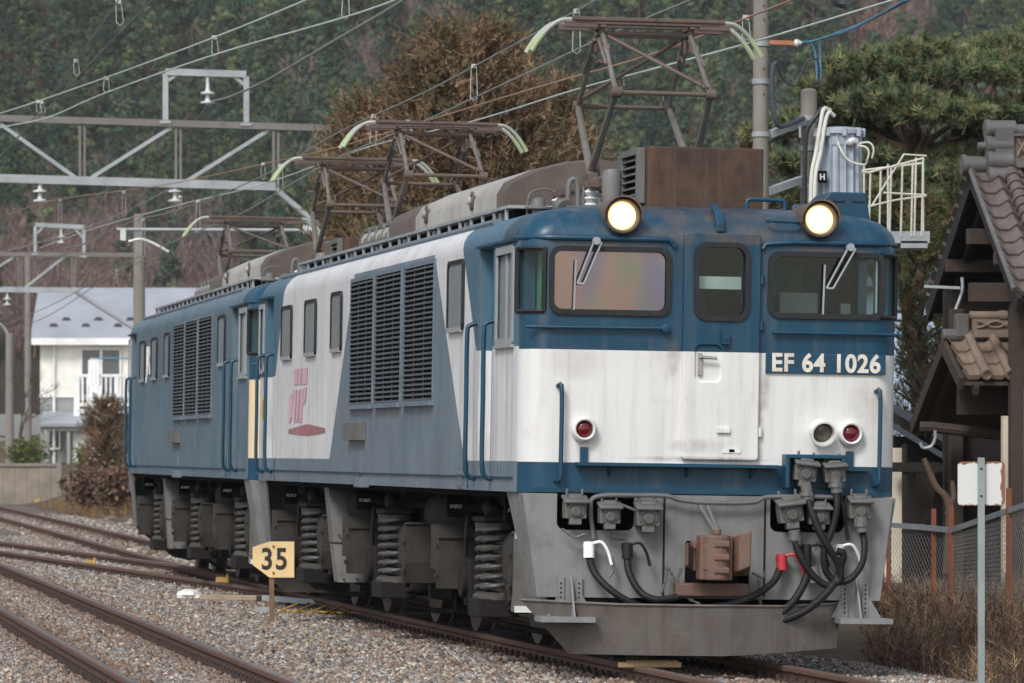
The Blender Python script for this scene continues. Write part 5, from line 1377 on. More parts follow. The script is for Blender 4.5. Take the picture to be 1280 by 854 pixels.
# wires read off the photograph: image position and the depth they pass through
W1a = [at(-60, 155, 78), at(0, 142, 75), at(130, 98, 66), at(265, 48, 57), at(385, -1, 50), at(470, -40, 46)]
W1b = [at(-60, 178, 78), at(0, 160, 75), at(60, 147, 70.5), at(130, 117, 66), at(270, 68, 57), at(430, 22, 49), at(505, -4, 46), at(560, -24, 44)]
GW = 'overhead wires'
wire('upper pale wire running up from the left edge to the top of the photo', W1a, M_wirelite, .0085, None, GW)
wire('lower pale wire hanging on droppers below the upper one, left of the brown cedar', W1b, M_wirelite, .0085, [(at(48, 127, 71), at(49, 139, 71)), (at(133, 98, 66), at(133, 113, 66)), (at(268, 47, 57), at(269, 66, 57)), (at(432, -8, 49), at(432, 20, 49))], GW)
wire('heavy dark feeder wire carried by the tall frame on the nearer gantry', [at(560, -45, 50), at(505, 0, 58), at(420, 50, 72), at(340, 97, 88), at(290, 120, 96), at(264, 127, 100)], M_wire, .019, None, GW)
wire('dark feeder wire falling from the tall frame toward the farther gantry', [at(262, 127, 100), at(215, 195, 118), at(165, 262, 138), at(120, 300, 155), at(76, 311, 170)], M_wire, .016, None, GW)
wire('steep wire at the upper left, crossing the two pale wires', [at(160, -20, 52), at(145, 5, 54), at(95, 76, 66), at(50, 138, 80), at(0, 196, 98), at(-30, 225, 110)], M_wire, .008, [(at(148, 2, 54), at(150, 28, 54)), (at(95, 76, 66), at(96, 92, 66)), (at(52, 128, 80), at(54, 140, 80))], GW)
wire('thin steep wire right of the other steep wire at the upper left', [at(205, -15, 54), at(190, 0, 55), at(110, 82, 68), at(40, 155, 86), at(-20, 215, 105)], M_wire, .007, None, GW)
wire('brownish wire sloping up from the nearer gantry to the head of the front pantograph', [at(10, 268, 120), at(70, 250, 112), at(200, 232, 98), at(330, 205, 84), at(430, 182, 74), at(570, 140, 62), at(690, 104, 55), at(820, 66, 50), at(990, 0, 44), at(1050, -22, 42)], M_wirebrown, .0085, [(at(329, 205, 84), at(329, 222, 84)), (at(155, 240, 104), at(155, 268, 104)), (at(75, 250, 112), at(75, 282, 112))], GW)
wire('pale wire below the brownish one, sloping up to the top right corner', [at(50, 310, 118), at(120, 285, 108), at(225, 256, 94), at(330, 230, 82), at(460, 184, 72), at(590, 152, 62), at(720, 112, 55), at(825, 84, 50), at(950, 50, 46), at(1110, 2, 42), at(1160, -14, 41)], M_wirelite, .0085, [(at(225, 246, 94), at(225, 258, 94)), (at(932, 22, 46.5), at(933, 46, 46.5)), (at(510, 152, 66), at(511, 172, 66))], GW)
wire('fine wire crossing behind the farther gantry frame', [at(-10, 318, 150), at(60, 300, 150), at(140, 272, 150), at(215, 235, 150)], M_wire, .009, None, GW)
wire('fine wire sloping down across the roof of the cream house', [at(200, 322, 140), at(150, 338, 150), at(60, 395, 165), at(10, 412, 175)], M_wire, .012, [(at(146, 338, 150), at(146, 352, 150))], GW)

# ---- poles and transformer behind the right end of the front locomotive
YT = 66
M_tr = paint('grey_transformer', S(164, 174, 184), 0.4, S(120, 124, 128), 0.4, 4, 0.15)
M_duct = paint('grey_conduit', S(60, 66, 74), 0.5, S(90, 92, 92), 0.4, 5)
M_pvc = paint('white_conduit', S(212, 212, 204), 0.5, S(160, 152, 140), 0.4, 5, 0.2)
M_blackc = paint('black_cable', S(38, 42, 46), 0.5, S(70, 70, 70), 0.4, 6)
M_bluec = paint('blue_cable', S(74, 136, 168), 0.5, S(60, 90, 110), 0.4, 6)
o1, h1 = post('concrete_pole', 'tall concrete pole rising out of the photo above the rusty roof box', 951, -160, 700, YT, .105, .088, M_conc)
B1 = o1.location
L1 = lambda px, py, dy=0: at(px, py, YT + dy) - B1
for py in (55, 102, 168): MB().lathe([(.10, -.03), (.108, -.03), (.108, .03), (.10, .03)], (0, 0, L1(951, py).z), n=20).obj('band', M_galv, o1)
for py in (8, 25, 86, 118): MB().cyl((.035, -.11, L1(951, py).z), (.035, -.08, L1(951, py).z), .008, 8).obj('step_hole', M_dark, o1)
m = MB(); m.bar(L1(962, 53), L1(992, 54), .06, .05); m.obj('insulator_arm', paint('rusty_arm', S(170, 108, 80), .7, S(110, 80, 64), .5, 8), o1)
m = MB(); m.lathe([(.02, 0), (.04, .01), (.05, .04), (.03, .08), (.02, .1)], L1(992, 54), (1, 0, 0), 14); m.obj('insulator', M_porcelain, o1, smooth=True)
o2, h2 = post('concrete_pole', 'shorter concrete pole with a worn top carrying the transformer', 1011, 114, 700, YT + .6, .115, .098, M_conc)
B2 = o2.location; L2_ = lambda px, py, dy=0: at(px, py, YT + .6 + dy) - B2
for py in (148, 186, 232): MB().lathe([(.105, -.03), (.114, -.03), (.114, .03), (.105, .03)], (0, 0, L2_(1011, py).z), n=20).obj('band', M_galv, o2)
ob = tag(empty('pole_strut', at(985, 158, YT + .3)), 'pair of pale channel struts tying the two concrete poles together', 'strut'); Lb = lambda px, py, dy=0: at(px, py, YT + .3 + dy) - ob.location
m = MB(); m.bar(Lb(962, 168, -.3), Lb(1004, 152, .2), .10, .085); m.obj('upper_strut', M_galv, ob)
m = MB(); m.bar(Lb(958, 240, -.3), Lb(1004, 224, .2), .10, .085); m.obj('lower_strut', M_galv, ob)
m = MB(); m.cyl(Lb(962, 166), Lb(962, 176), .03); m.cyl(Lb(1000, 158, -.1), Lb(1000, 172, -.1), .015); m.obj('bolt', M_galv, ob)
# corrugated tank transformer
tb = tag(empty('pole_transformer', at(1048, 262, YT + .5)), 'grey finned pole transformer with white terminal leads', 'transformer'); Lt = lambda px, py, dy=0: at(px, py, YT + .5 + dy) - tb.location
zt, zb = Lt(1048, 166).z, Lt(1048, 275).z
m = MB(); n = 144; vs = []
for z in (zb, zt):
    for j in range(n):
        q = 2 * math.pi * j / n; fin = .045 * max(0, math.sin(q * 18))
        vs.append(((.24 + fin) * math.cos(q), (.24 + fin) * math.sin(q), z - (.03 if z == zt else 0)))
m.add(vs, [(j, (j + 1) % n, n + (j + 1) % n, n + j) for j in range(n)] + [tuple(range(n)), tuple(range(n, 2 * n))]); m.obj('tank', M_tr, tb)
m = MB(); m.lathe([(.255, -.16), (.26, -.15), (.26, -.02), (.30, -.02), (.30, .03), (.27, .05), (.10, .07), (0, .07)], (0, 0, zt), n=40)
for q in np.arange(0, 6.2, .7): m.box((.295 * math.cos(q), .295 * math.sin(q), zt), (.05, .05, .1))
m.obj('lid', M_tr, tb, smooth=True)
m = MB(); m.lathe([(.05, 0), (.05, .06), (.03, .08), (.045, .10), (.03, .14)], Lt(1062, 178, -.26), (.5, -.8, .1), 14); m.lathe([(.05, 0), (.05, .05), (.03, .08)], Lt(1038, 168, -.1), (0, 0, 1), 14); m.obj('bushing', M_porcelain, tb, smooth=True)
m = MB(); m.tube(curve_pts([Lt(1072, 180, -.34), Lt(1086, 178, -.36), Lt(1092, 186, -.36), Lt(1090, 198, -.34)], 4), .012, 6); m.tube(curve_pts([Lt(1072, 182, -.34), Lt(1082, 184, -.36), Lt(1086, 190, -.36), Lt(1084, 200, -.34), Lt(1080, 206, -.3), Lt(1060, 200, -.3), Lt(1048, 180, -.28), Lt(1046, 160, -.2)], 4), .013, 6); m.obj('lead', M_pvc, tb, smooth=True)
m = MB(); m.box(Lt(1028, 221, -.30), (.11, .06, .14)); tm_ = m.obj('meter_box', M_dark, tb, bevel=.01)
m = MB(); c = Lt(1028, 221, -.333); m.box(c + Vector((-.022, 0, 0)), (.012, .006, .075)); m.box(c + Vector((.022, 0, 0)), (.012, .006, .075)); m.box(c, (.04, .006, .012)); m.obj('lettering', M_paper, tm_)
m = MB(); m.tube(curve_pts([Lt(1022, 190, -.26), Lt(1022, 176, -.3), Lt(1032, 172, -.28), Lt(1034, 180, -.26)], 4), .012, 6); m.obj('lifting_lug', M_duct, tb, smooth=True)
def cable(name, label, pts, r, mat, cat='cable'):
    O = pts[0]; o = tag(MB().tube(curve_pts([p - O for p in pts], 6), r, 8).obj(name, mat, None, O, smooth=True), label, cat); return o
cable('cable_riser', 'dark conduit bending from the tall concrete pole across to the shorter one', [at(970, 78, YT - .1), at(966, 84, YT - .12), at(965, 100, YT - .12), at(966, 130, YT - .12), at(970, 152, YT - .1), at(978, 158, YT), at(1004, 148, YT + .4)], .030, M_duct, 'conduit')
cable('cable_riser', 'dark cable pipe strapped down the left side of the shorter concrete pole', [at(1028, 134, YT + .3), at(1020, 146, YT + .3), at(1010, 160, YT + .3), at(1007, 180, YT + .3), at(1006, 230, YT + .3), at(1006, 300, YT + .3)], .028, M_blackc, 'conduit')
cable('cable_riser', 'left white conduit curving over beside the transformer', [at(1038, 138, YT + .25), at(1030, 136, YT + .2), at(1026, 152, YT + .2), at(1020, 190, YT + .2), at(1014, 225, YT + .2), at(1013, 300, YT + .2)], .024, M_pvc, 'conduit')
cable('cable_riser', 'right white conduit curving over beside the transformer', [at(1043, 145, YT + .25), at(1036, 141, YT + .2), at(1031, 156, YT + .2), at(1026, 190, YT + .2), at(1019, 225, YT + .2), at(1018, 300, YT + .2)], .024, M_pvc, 'conduit')
cable('hanging_cable', 'dark looped cable pair hanging between the tall pole and the splice', [at(972, 80, YT), at(980, 100, YT), at(994, 106, YT), at(1002, 92, YT), at(1010, 76, YT), at(1020, 74, YT), at(1024, 90, YT)], .014, M_blackc)
cable('hanging_cable', 'blue insulated cable sweeping up to the top edge from the pole arm', [at(1003, 53, YT), at(1014, 52, YT), at(1040, 44, YT - 1), at(1085, 26, YT - 3), at(1136, 0, YT - 6), at(1180, -24, YT - 8)], .014, M_bluec)
cable('hanging_cable', 'second blue cable sagging under the first one', [at(1003, 54, YT), at(1022, 50, YT), at(1060, 38, YT - 2), at(1100, 18, YT - 4), at(1132, 0, YT - 6)], .010, M_bluec)
m_ = tag(empty('cable_splice', at(1022, 104, YT)), 'black splice hanging on blue leads right of the tall pole', 'cable splice'); Ls = lambda a, b: at(a, b, YT) - m_.location
m = MB(); m.box(Ls(1021, 102), (.10, .06, .05)); m.box(Ls(1026, 106), (.07, .05, .04)); m.cyl(Ls(1024, 84), Ls(1023, 102), .02); m.obj('clamp', M_blackc, m_, bevel=.008)
m = MB(); m.tube(curve_pts([Ls(1014, 53), Ls(1019, 66), Ls(1021, 90), Ls(1021, 100)], 4), .011, 6); m.tube(curve_pts([Ls(1024, 49), Ls(1025, 66), Ls(1026, 90), Ls(1025, 100)], 4), .011, 6); m.obj('lead', M_bluec, m_, smooth=True)
cable('cable_bracket', 'black suspension clamp on the wire at the top edge, right of the tall pole', [at(1044, -4, 44), at(1047, 4, 44), at(1056, 6, 44), at(1060, 10, 44)], .03, M_blackc, 'clamp')

# ---- railed service platform
YP = 70
M_beige = paint('beige_rail', S(200, 196, 184), 0.6, S(150, 112, 86), 0.6, 5, .2)
pf = tag(empty('service_platform', at(1120, 296, YP)), 'small service platform with rusty beige railings beside the transformer', 'platform'); Lp = lambda a, b, dy=0: at(a, b, YP + dy) - pf.location
m = MB(); m.box2(tuple(Lp(1040, 304)), tuple(Lp(1155, 293, 1.0))); m.box2(tuple(Lp(1126, 310)), tuple(Lp(1152, 305, 1.0))); m.obj('deck', M_galv, pf)
m = MB(); zb = Lp(1120, 640).z; m.box2((Lp(1095, 300).x, .3, zb - .6), (Lp(1107, 300).x, .42, Lp(1107, 303).z)); m.box2((Lp(1060, 300).x, .6, zb - .6), (Lp(1070, 300).x, .72, Lp(1107, 303).z)); m.obj('post', M_galv, pf)
for dy, pts in ((0, [(1070, 214), (1085, 216), (1154, 198)]),):
    m = MB(); m.tube([Lp(a, b) for a, b in pts], .016, 6); m.tube([Lp(1158, 245), Lp(1120, 250), Lp(1070, 262)], .014, 6); m.tube([Lp(1090, 257), Lp(1130, 193), Lp(1158, 195)], .014, 6); m.tube([Lp(1154, 198), Lp(1154, 198, 1.0)], .016, 6); m.tube([Lp(1154, 245), Lp(1154, 245, 1.0)], .014, 6); m.tube([Lp(1070, 214, 1.0), Lp(1154, 204, 1.0)], .016, 6); m.tube([Lp(1104, 241), Lp(1158, 244)], .014, 6)
    m.obj('guard_rail', M_beige, pf, smooth=True)
for px, y0 in ((1074, 216), (1088, 217), (1101, 213), (1114, 210), (1128, 207), (1141, 203), (1145, 197), (1154, 198)):
    MB().tube([Lp(px, y0), Lp(px - 2, 296)], .014, 6).obj('baluster', M_beige, pf, smooth=True)
for px in (1080, 1110, 1154): MB().tube([Lp(px, 205, 1.0), Lp(px, 296, 1.0)], .014, 6).obj('baluster', M_beige, pf, smooth=True)

# ---- cream house
YH = 215
M_cream = paint('cream_siding', S(240, 237, 227), 0.8, S(200, 190, 168), 0.3, 1, 0.15)
M_greysid = paint('grey_siding', S(150, 152, 150), 0.8, S(128, 126, 122), 0.4, 1, 0.15)
M_white2 = paint('white_trim', S(240, 240, 236), 0.7, S(190, 186, 178), 0.3, 2)
_t = NT('blue_grey_roof'); _X = _t.xyz(); _w = _t.m('FRACT', _t.m('MULTIPLY', _X[2], 5.5)); _t.bump(_w, .8, .03)
M_hroof = _t.out(_t.mix(_t.ramp(_t.noise(.8, 5), .3, .7), S(146, 150, 157), S(162, 166, 172)), .55, 0, .4)
M_hglass = paint('house_window_glass', S(86, 92, 96), 0.12, S(70, 74, 78), 0.4, 1, spec=.8)
hs_ = tag(empty('cream_house', at(50, 578, YH)), 'cream two storey house with blue grey roof and white balcony', 'house'); Lh = lambda a, b, dy=0: at(a, b, YH + dy) - hs_.location
X0, X1 = 0, 9.0; ze = Lh(50, 427).z; zr = Lh(50, 361).z; zm_ = Lh(50, 495).z
m = MB(); m.box2((0, 0, zm_), (X1, 7, ze)); m.prism([(.02, .0, ze), (.02, 7, ze), (.02, 3.5, zr - .1)], (X1 - .04, 0, 0)); m.obj('upper_wall', M_cream, hs_)
MB().box2((.01, .01, -1.5), (X1 - .01, 6.99, zm_)).obj('lower_wall', M_greysid, hs_)
m = MB(); m.box2((-.03, -.04, zm_ - .06), (X1, 0, zm_ + .05)); m.box2((-.04, -.04, zm_ - .06), (0, 7, zm_ + .05)); m.cyl((Lh(68, 430).x, -.1, -.5), (Lh(68, 430).x, -.1, ze), .05, 8); m.box2((Lh(66, 400).x, -.15, ze - .2), (Lh(70, 400).x, -.02, ze + .1)); m.obj('trim', M_white2, hs_)
m = MB(); e = .55
for sg in (0, 1):
    y0, y1 = (-e, 3.5) if sg == 0 else (7 + e, 3.5); zz = ze - .02
    m.prism([(-.35, y0, zz - .02), (-.35, y1, zr), (-.35, y1, zr + .14), (-.35, y0, zz + .12)], (X1 + .7, 0, 0))
rf = m.obj('roof', M_hroof, hs_)
m = MB(); m.box2((-.4, -e - .08, ze - .14), (X1 + .4, -e, ze + .12)); m.box2((-.39, -e, ze - .1), (X1 + .3, 0, ze - .06)); m.obj('gutter', M_white2, rf)
for row, (yy, off) in enumerate(((.35, 0), (.85, .45))):
    for i in range(6):
        x = .5 + off + i * 1.25; z = ze + (zr - ze) * (yy + e) / (3.5 + e); sn = MB(); sn.prism([(x - .18, yy, z + .13), (x + .18, yy, z + .13), (x + .10, yy, z + .26), (x - .10, yy, z + .26)], (0, .06, 0)); sn.obj('snow_guard', M_duct, rf)
wl = Lh(103, 435); wr = Lh(152, 500)
m = MB(); ring(m, [(wl.x - .08, wr.z - .0), (wr.x, wr.z), (wr.x, wl.z), (wl.x - .08, wl.z)], [(wl.x, wr.z + .08), (wr.x - .08, wr.z + .08), (wr.x - .08, wl.z - .08), (wl.x, wl.z - .08)], lambda a, b: (a, -.02, b), (0, -.08, 0)); m.box2((wl.x + .68, -.09, wr.z), (wl.x + .78, -.02, wl.z)); wd = m.obj('window', M_white2, hs_)
MB().box2((wl.x, -.03, wr.z + .05), (wr.x - .05, -.01, wl.z - .05)).obj('pane', M_hglass, wd)
m = MB(); m.box2((wl.x + .3, -.018 - .03, wr.z + .3), (wl.x + .66, -.032, wl.z - .4)); m.obj('curtain', M_white2, wd)
# balcony, laundry pole with hung towels
bl = empty('balcony', (Lh(98, 470).x, -.9, Lh(98, 512).z), parent=hs_); bw = 3.2
m = MB(); m.box2((0, 0, -.15), (bw, .9, 0)); m.box2((0, -.05, 1.25), (bw, .06, 1.36)); m.box2((0, -.04, .12), (bw, .02, .24)); m.box2((-.1, -.06, -.9), (.12, .1, 1.3)); m.box2((1.5, -.06, 0), (1.62, .06, 1.3)); m.box2((-.05, 0, .1), (.05, .9, 1.3)); m.obj('balcony_frame', M_white2, bl)
m = MB()
for i in range(17): m.box2((.2 + i * .18, -.02, .2), (.27 + i * .18, .02, 1.26))
m.obj('balustrade', M_white2, bl)
lp = tag(MB().tube([(0, 0, 0), (2.6, 0, 0)], .03, 6).obj('laundry_pole', M_bluec, None, at(118, 448, YH - 1.0)), 'light blue laundry pole across the balcony window of the cream house', 'laundry pole')
for i, (px, py, w_, h_, lab) in enumerate(((117, 464, .42, 1.0, 'white garment hanging on the left of the laundry pole'), (119, 496, .5, 1.0, 'white towel hung lower over the balcony rail'))):
    t = MB(); n = 8; vs = [((k / n - .5) * w_, .03 * math.sin(k * 2.1), z) for z in (0, -h_) for k in range(n + 1)]; vs += [(x, y + .02, z) for x, y, z in vs]; q = n + 1
    fs = [(k, k + 1, q + k + 1, q + k) for k in range(n)] + [(2 * q + k, 3 * q + k, 3 * q + k + 1, 2 * q + k + 1) for k in range(n)] + [(k, 2 * q + k, 2 * q + k + 1, k + 1) for k in range(n)] + [(q + k, q + k + 1, 3 * q + k + 1, 3 * q + k) for k in range(n)] + [(0, q, 3 * q, 2 * q), (n, 3 * q - 1 - q + 0 + 0 if False else 2 * q + n, 3 * q + n, q + n)]
    t.add(vs, fs); tag(t.obj('laundry', M_white2, None, at(px, py - 14, YH - 1.05 - .08 * i)), lab, 'laundry')
# porch with its lean-to roof
ph = empty('porch', (Lh(72, 540).x, -2.4, 0), parent=hs_)
m = MB(); za, zb2 = Lh(72, 529).z, Lh(116, 515).z; m.prism([(-.5, -.2, za - .15), (-.5, 2.4, za + .35), (-.5, 2.4, za + .47), (-.5, -.2, za - .03)], (2.4, 0, 0)); m.obj('porch_roof', M_hroof, ph)
m = MB(); m.box2((-.45, 0, -1.2), (-.33, .12, za - .1)); m.box2((.55, 0, -1.2), (.67, .12, za - .1)); m.box2((-.45, -.06, za - .3), (1.8, .02, za - .12)); m.obj('porch_post', M_greysid, ph)
m = MB(); m.box2((.75, .4, -1.2), (1.9, 2.3, za - .05)); m.obj('porch_wall', M_white2, ph)
m = MB(); ring(m, [(-.02, -.5), (.6, -.5), (.6, .75), (-.02, .75)], [(.04, -.44), (.54, -.44), (.54, .69), (.04, .69)], lambda a, b: (a + .2, -.03, b + 1.0), (0, -.05, 0)); wq = m.obj('window', M_white2, hs_)
MB().box2((.22, -.03, .55), (.78, -.012, 1.7)).obj('pane', M_hglass, wq)
m = MB(); m.box2((Lh(56, 560).x, -.12, 0), (Lh(62, 560).x, -.02, 1.2)); m.obj('meter_cabinet', M_greysid, hs_)

# concrete block wall
bw_ = tag(empty('block_wall', at(18, 614, 182)), 'low grey concrete block wall left of the cream house', 'wall'); Lw = lambda a, b: at(a, b, 182) - bw_.location
_t = NT('block_wall_face'); _X = _t.xyz(); _f = _t.m('FRACT', _t.m('MULTIPLY', _X[0], 2.5)); _b = _t.m('LESS_THAN', _f, .05); 
M_blk = _t.out(_t.mix(_t.m('MULTIPLY', _b, .6), _t.mix(_t.ramp(_t.noise(1.5, 6), .35, .65), S(150, 140, 126), S(122, 114, 104)), S(84, 78, 72)), .9, 0, .2)
m = MB(); m.box2((Lw(-40, 600).x, 0, -.8), (Lw(71, 600).x, .15, Lw(71, 583).z)); m.obj('panel', M_blk, bw_)
m = MB(); m.box2((Lw(-40, 600).x, -.06, Lw(71, 583).z), (Lw(71, 600).x, .2, Lw(71, 579).z)); m.obj('coping', M_conc, bw_)
m = MB(); m.box2((Lw(71, 600).x, -.06, -.8), (Lw(77, 600).x, .22, Lw(71, 576).z)); m.obj('end_post', M_conc, bw_)
m = MB(); m.box2((Lw(77, 600).x, .1, -.8), (Lw(104, 600).x, .3, Lw(71, 594).z)); m.obj('low_panel', M_blk, bw_)

# ================================================================ TILED TIMBER BUILDING ON THE RIGHT
M_tile = paint('fired_roof_tile', S(98, 88, 83), 0.55, S(70, 65, 63), 0.6, 5, 0.15, var=.22)
M_tilegrey = paint('grey_ridge_tile', S(92, 90, 88), 0.5, S(78, 74, 72), 0.6, 6, var=.2)
M_tilelight = paint('pale_roof_tile', S(122, 106, 93), 0.6, S(120, 100, 86), 0.6, 5, 0.15, var=.22)
M_timber = paint('old_timber', S(62, 52, 44), 0.9, S(58, 48, 42), 0.6, 4, 0.3)
M_timberdk = paint('dark_timber', S(34, 29, 26), 0.9, S(34, 30, 27), 0.6, 4, 0.2)
M_plaster = paint('pale_plaster', S(206, 196, 176), 0.9, S(160, 146, 128), 0.4, 2, 0.25)
YB = 60.0
_u = Vector((math.cos(R(8)), math.sin(R(8)), 0)); _v = Vector((math.sin(R(8)), -math.cos(R(8)), 0))   # along the ridge, toward the track side
gb = tag(empty('tiled_building', at(1216, 563, YB)), 'old timber building with brown tiled gable roof and a smaller tiled roof below', 'building')
gb.rotation_euler = (0, 0, R(8))                    # local x along the ridge, local -y toward the camera
GI = Matrix.Rotation(R(-8), 3, 'Z')
def Lg(px, py, Y): return GI @ (at(px, py, Y) - gb.location)

def tiled(parent, p0, p1, run, drop, mat, cols=.26, rows=.235, thick=.05, name='roof_slope', back=False, wave=.035):
    """pantile slope from the ridge p0-p1 falling 'drop' over 'run' toward -y (or +y)"""
    L = (p1 - p0).length; sl = math.hypot(run, drop); nr = max(2, int(sl / rows)); nc = int(L / cols * 10)
    dirx = (p1 - p0).normalized(); dn = Vector((0, (1 if back else -1) * run / sl, -drop / sl)); up = dirx.cross(dn); up = up if up.z > 0 else -up
    V, F = [], []
    nx = nc + 1
    for r in range(nr):
        for e in (0, 1):
            for i in range(nx):
                a = i / nc * L; ph = (a / cols) % 1.0
                w = wave * (math.cos(ph * 2 * math.pi) * .9 + .35 * math.cos(ph * 4 * math.pi))
                s = (r + (1.06 if e else 0)) / nr * sl
                V.append(p0 + dirx * a + dn * s + up * (w + (.012 if e == 0 else .045)))
        o = r * 2 * nx
        F += [(o + i, o + i + 1, o + nx + i + 1, o + nx + i) for i in range(nc)]
    k = len(V)
    V += [v - up * thick for v in V]
    for r in range(nr):
        o = r * 2 * nx + nx
        F += [(o + i, o + i + 1, k + o + i + 1, k + o + i) for i in range(nc)]
    mb = MB(); mb.add(V, F)
    return mb.obj(name, mat, parent, smooth=True)

# upper roof: ridge, front slope toward the track, back slope
rl = Lg(1212, 212, YB); rr_ = rl + Vector((4.2, 0, 0)); eave = Lg(1252, 366, YB - 2.15)
run, drop = abs(eave.y - rl.y), rl.z - eave.z
sl = tiled(gb, rl, rr_, run, drop, M_tile, name='roof_slope')
tiled(gb, rl, rr_, run * 1.0, drop * .95, M_tile, name='roof_slope', back=True)
m = MB()                                            # verge boards and soffit
for sg in (-1, 1):
    m.bar(rl + Vector((.03, 0, -.10)), rl + Vector((.03, sg * run * 1.03, -.10 - drop * 1.02)), .05, .16, (1, 0, 0) if False else (0, 0, 1))
    m.bar(rl + Vector((.22, 0, -.20)), rl + Vector((.22, sg * run, -.20 - drop)), .07, .10)
    m.prism([rl + Vector((.06, 0, -.07)), rl + Vector((4.2, 0, -.07)), rl + Vector((4.2, sg * run, -.08 - drop)), rl + Vector((.06, sg * run, -.08 - drop))], (0, 0, -.03))
m.obj('verge_board', M_timberdk, gb)
m = MB()
nrl = 16
for i in range(nrl):                                # roll of round tiles down the slope, and one at the verge
    t0, t1 = i / nrl, (i + 1) / nrl
    for x, r in ((.42, .085),):
        a = rl + Vector((x, -run * t0, -drop * t0 + .055)); b = rl + Vector((x, -run * t1, -drop * t1 + .055)); m.tube([a, b], [r * .88, r], 14); d = (b - a).normalized(); m.tube([b - d * .03, b], r * 1.12, 14)
m.obj('tile_roll', M_tile, gb, smooth=True)
m = MB(); m.tube([rl + Vector((-.06, 0, .05)), rl + Vector((.36, 0, .05))], .095, 14); m.lathe([(.11, 0), (.11, .05), (.0, .055)], rl + Vector((-.04, 0, .05)), (-1, 0, 0), 16)
m.tube([rl + Vector((.0, 0, .03)), rl + Vector((.0, -run, .03 - drop))], .035, 8)
m.obj('verge_tile', M_tilegrey, gb, smooth=True)
# stacked ridge with pierced courses and the end ornament
rd = empty('ridge', tuple(rl + Vector((.36, 0, 0))), parent=gb)
m = MB(); m.box2((.1, -.13, .02), (3.8, .13, .12)); m.box2((.1, -.11, .36), (3.8, .11, .39)); m.tube([(.1, 0, .42), (3.8, 0, .42)], .075, 14)
for i in range(14): m.box2((.2 + i * .27, -.135, .03), (.2 + i * .27 + .01, .135, .115))
m.obj('ridge_course', M_tilegrey, rd, smooth=True)
m = MB()
for i in range(13):
    for (a, b, z0) in ((0, 1, .13), (1, 0, .13)):
        pts = []
        for k in range(9):
            t = k / 8; zz = .16 + .17 * (math.sin(math.pi * (t + (0 if a == 0 else 1))) * (1 if a == 0 else -1)) ** 2 if False else .15 + .18 * abs(math.sin(math.pi * t)) if a == 0 else .33 - .18 * abs(math.sin(math.pi * t))
            pts.append((.15 + i * .28 + t * .28, -.09, zz))
        m.tube(pts, .014, 5)
m.box2((.1, -.05, .12), (3.8, .05, .36)); m.obj('pierced_course', M_tilelight, rd)
m = MB()
for z, y, w_, r in ((.44, 0, .32, .095), (.26, -.04, .27, .10), (.09, -.09, .27, .105), (-.08, -.14, .25, .10)):
    m.tube([(-.18 if z > .4 else -.14, y, z), (-.18 + w_, y, z)], r, 16); m.lathe([(r * 1.1, 0), (r * 1.1, .05), (r * .6, .06), (0, .05)], (-.14, y, z), (-1, 0, 0), 14)
m.box2((-.1, -.13, -.08), (.10, .13, .44)); m.lathe([(.045, 0), (.045, .08), (0, .085)], (-.2, -.06, .25), (-1, 0, 0), 10)
m.obj('ridge_end_tile', M_tilegrey, rd, smooth=True)
# gable timbers
m = MB()
for (px, py, w_) in ((1232, 296, .2),):
    c = Lg(px, py, YB); m.box((c.x + .9, 0, c.z), (2.2, .14, .17)); 
m.box((rl.x + 1.0, -run * .55, rl.z - drop * .72), (2.0, .14, .14)); m.box((rl.x + 1.0, run * .55, rl.z - drop * .72), (2.0, .14, .14))
m.box((rl.x + .75, 0, rl.z - drop * .80), (.14, run * 1.5, .2)); m.box((rl.x + .75, 0, rl.z - .55), (.13, .14, drop))
m.obj('gable_beam', M_timber, gb, bevel=.01)
m = MB(); x1 = rl.x + 1.15; m.prism([(x1, -run * .85, rl.z - drop * .95), (x1, run * .85, rl.z - drop * .95), (x1, 0, rl.z - .12)], (.1, 0, 0)); m.obj('gable_wall', M_timberdk, gb)
# posts and walls under the roofs
ptop, = [rl.z - drop * .9]
m = MB()
pp = Lg(1270, 420, YB - 1.5); zg = float(ground_z(4.5, 60)) - gb.location.z
for (xa, ya) in ((pp.x, pp.y), (pp.x, 1.37), (pp.x + 2.57, pp.y)): MB().box2((xa - .07, ya - .07, zg - .4), (xa + .07, ya + .07, ptop - .22)).obj('wooden_post', M_timber, gb, bevel=.008)
m.box2((pp.x - .5, pp.y - .08, ptop - .22), (pp.x + 3, pp.y + .08, ptop - .02))
m.obj('eave_beam', M_timber, gb, bevel=.008)
m = MB(); m.box2((pp.x + .6, pp.y + .7, zg - .4), (pp.x + 3.2, pp.y + .8, ptop)); m.box2((pp.x - .1, 1.5, zg - .4), (pp.x + 3.2, 1.6, ptop)); m.obj('back_wall', M_timberdk, gb)
m = MB(); q = Lg(1264, 520, YB - 1.3); m.box2((q.x - .10, q.y - .05, zg - .4), (q.x + .06, q.y + .05, Lg(1264, 520, YB - 1.3).z)); q2 = Lg(1276, 520, YB - 1.4); m.box2((q2.x - .03, q2.y, zg - .3), (q2.x + .5, q2.y + .06, Lg(1264, 480, YB - 1.3).z)); m.obj('plaster_wall', M_plaster, gb)
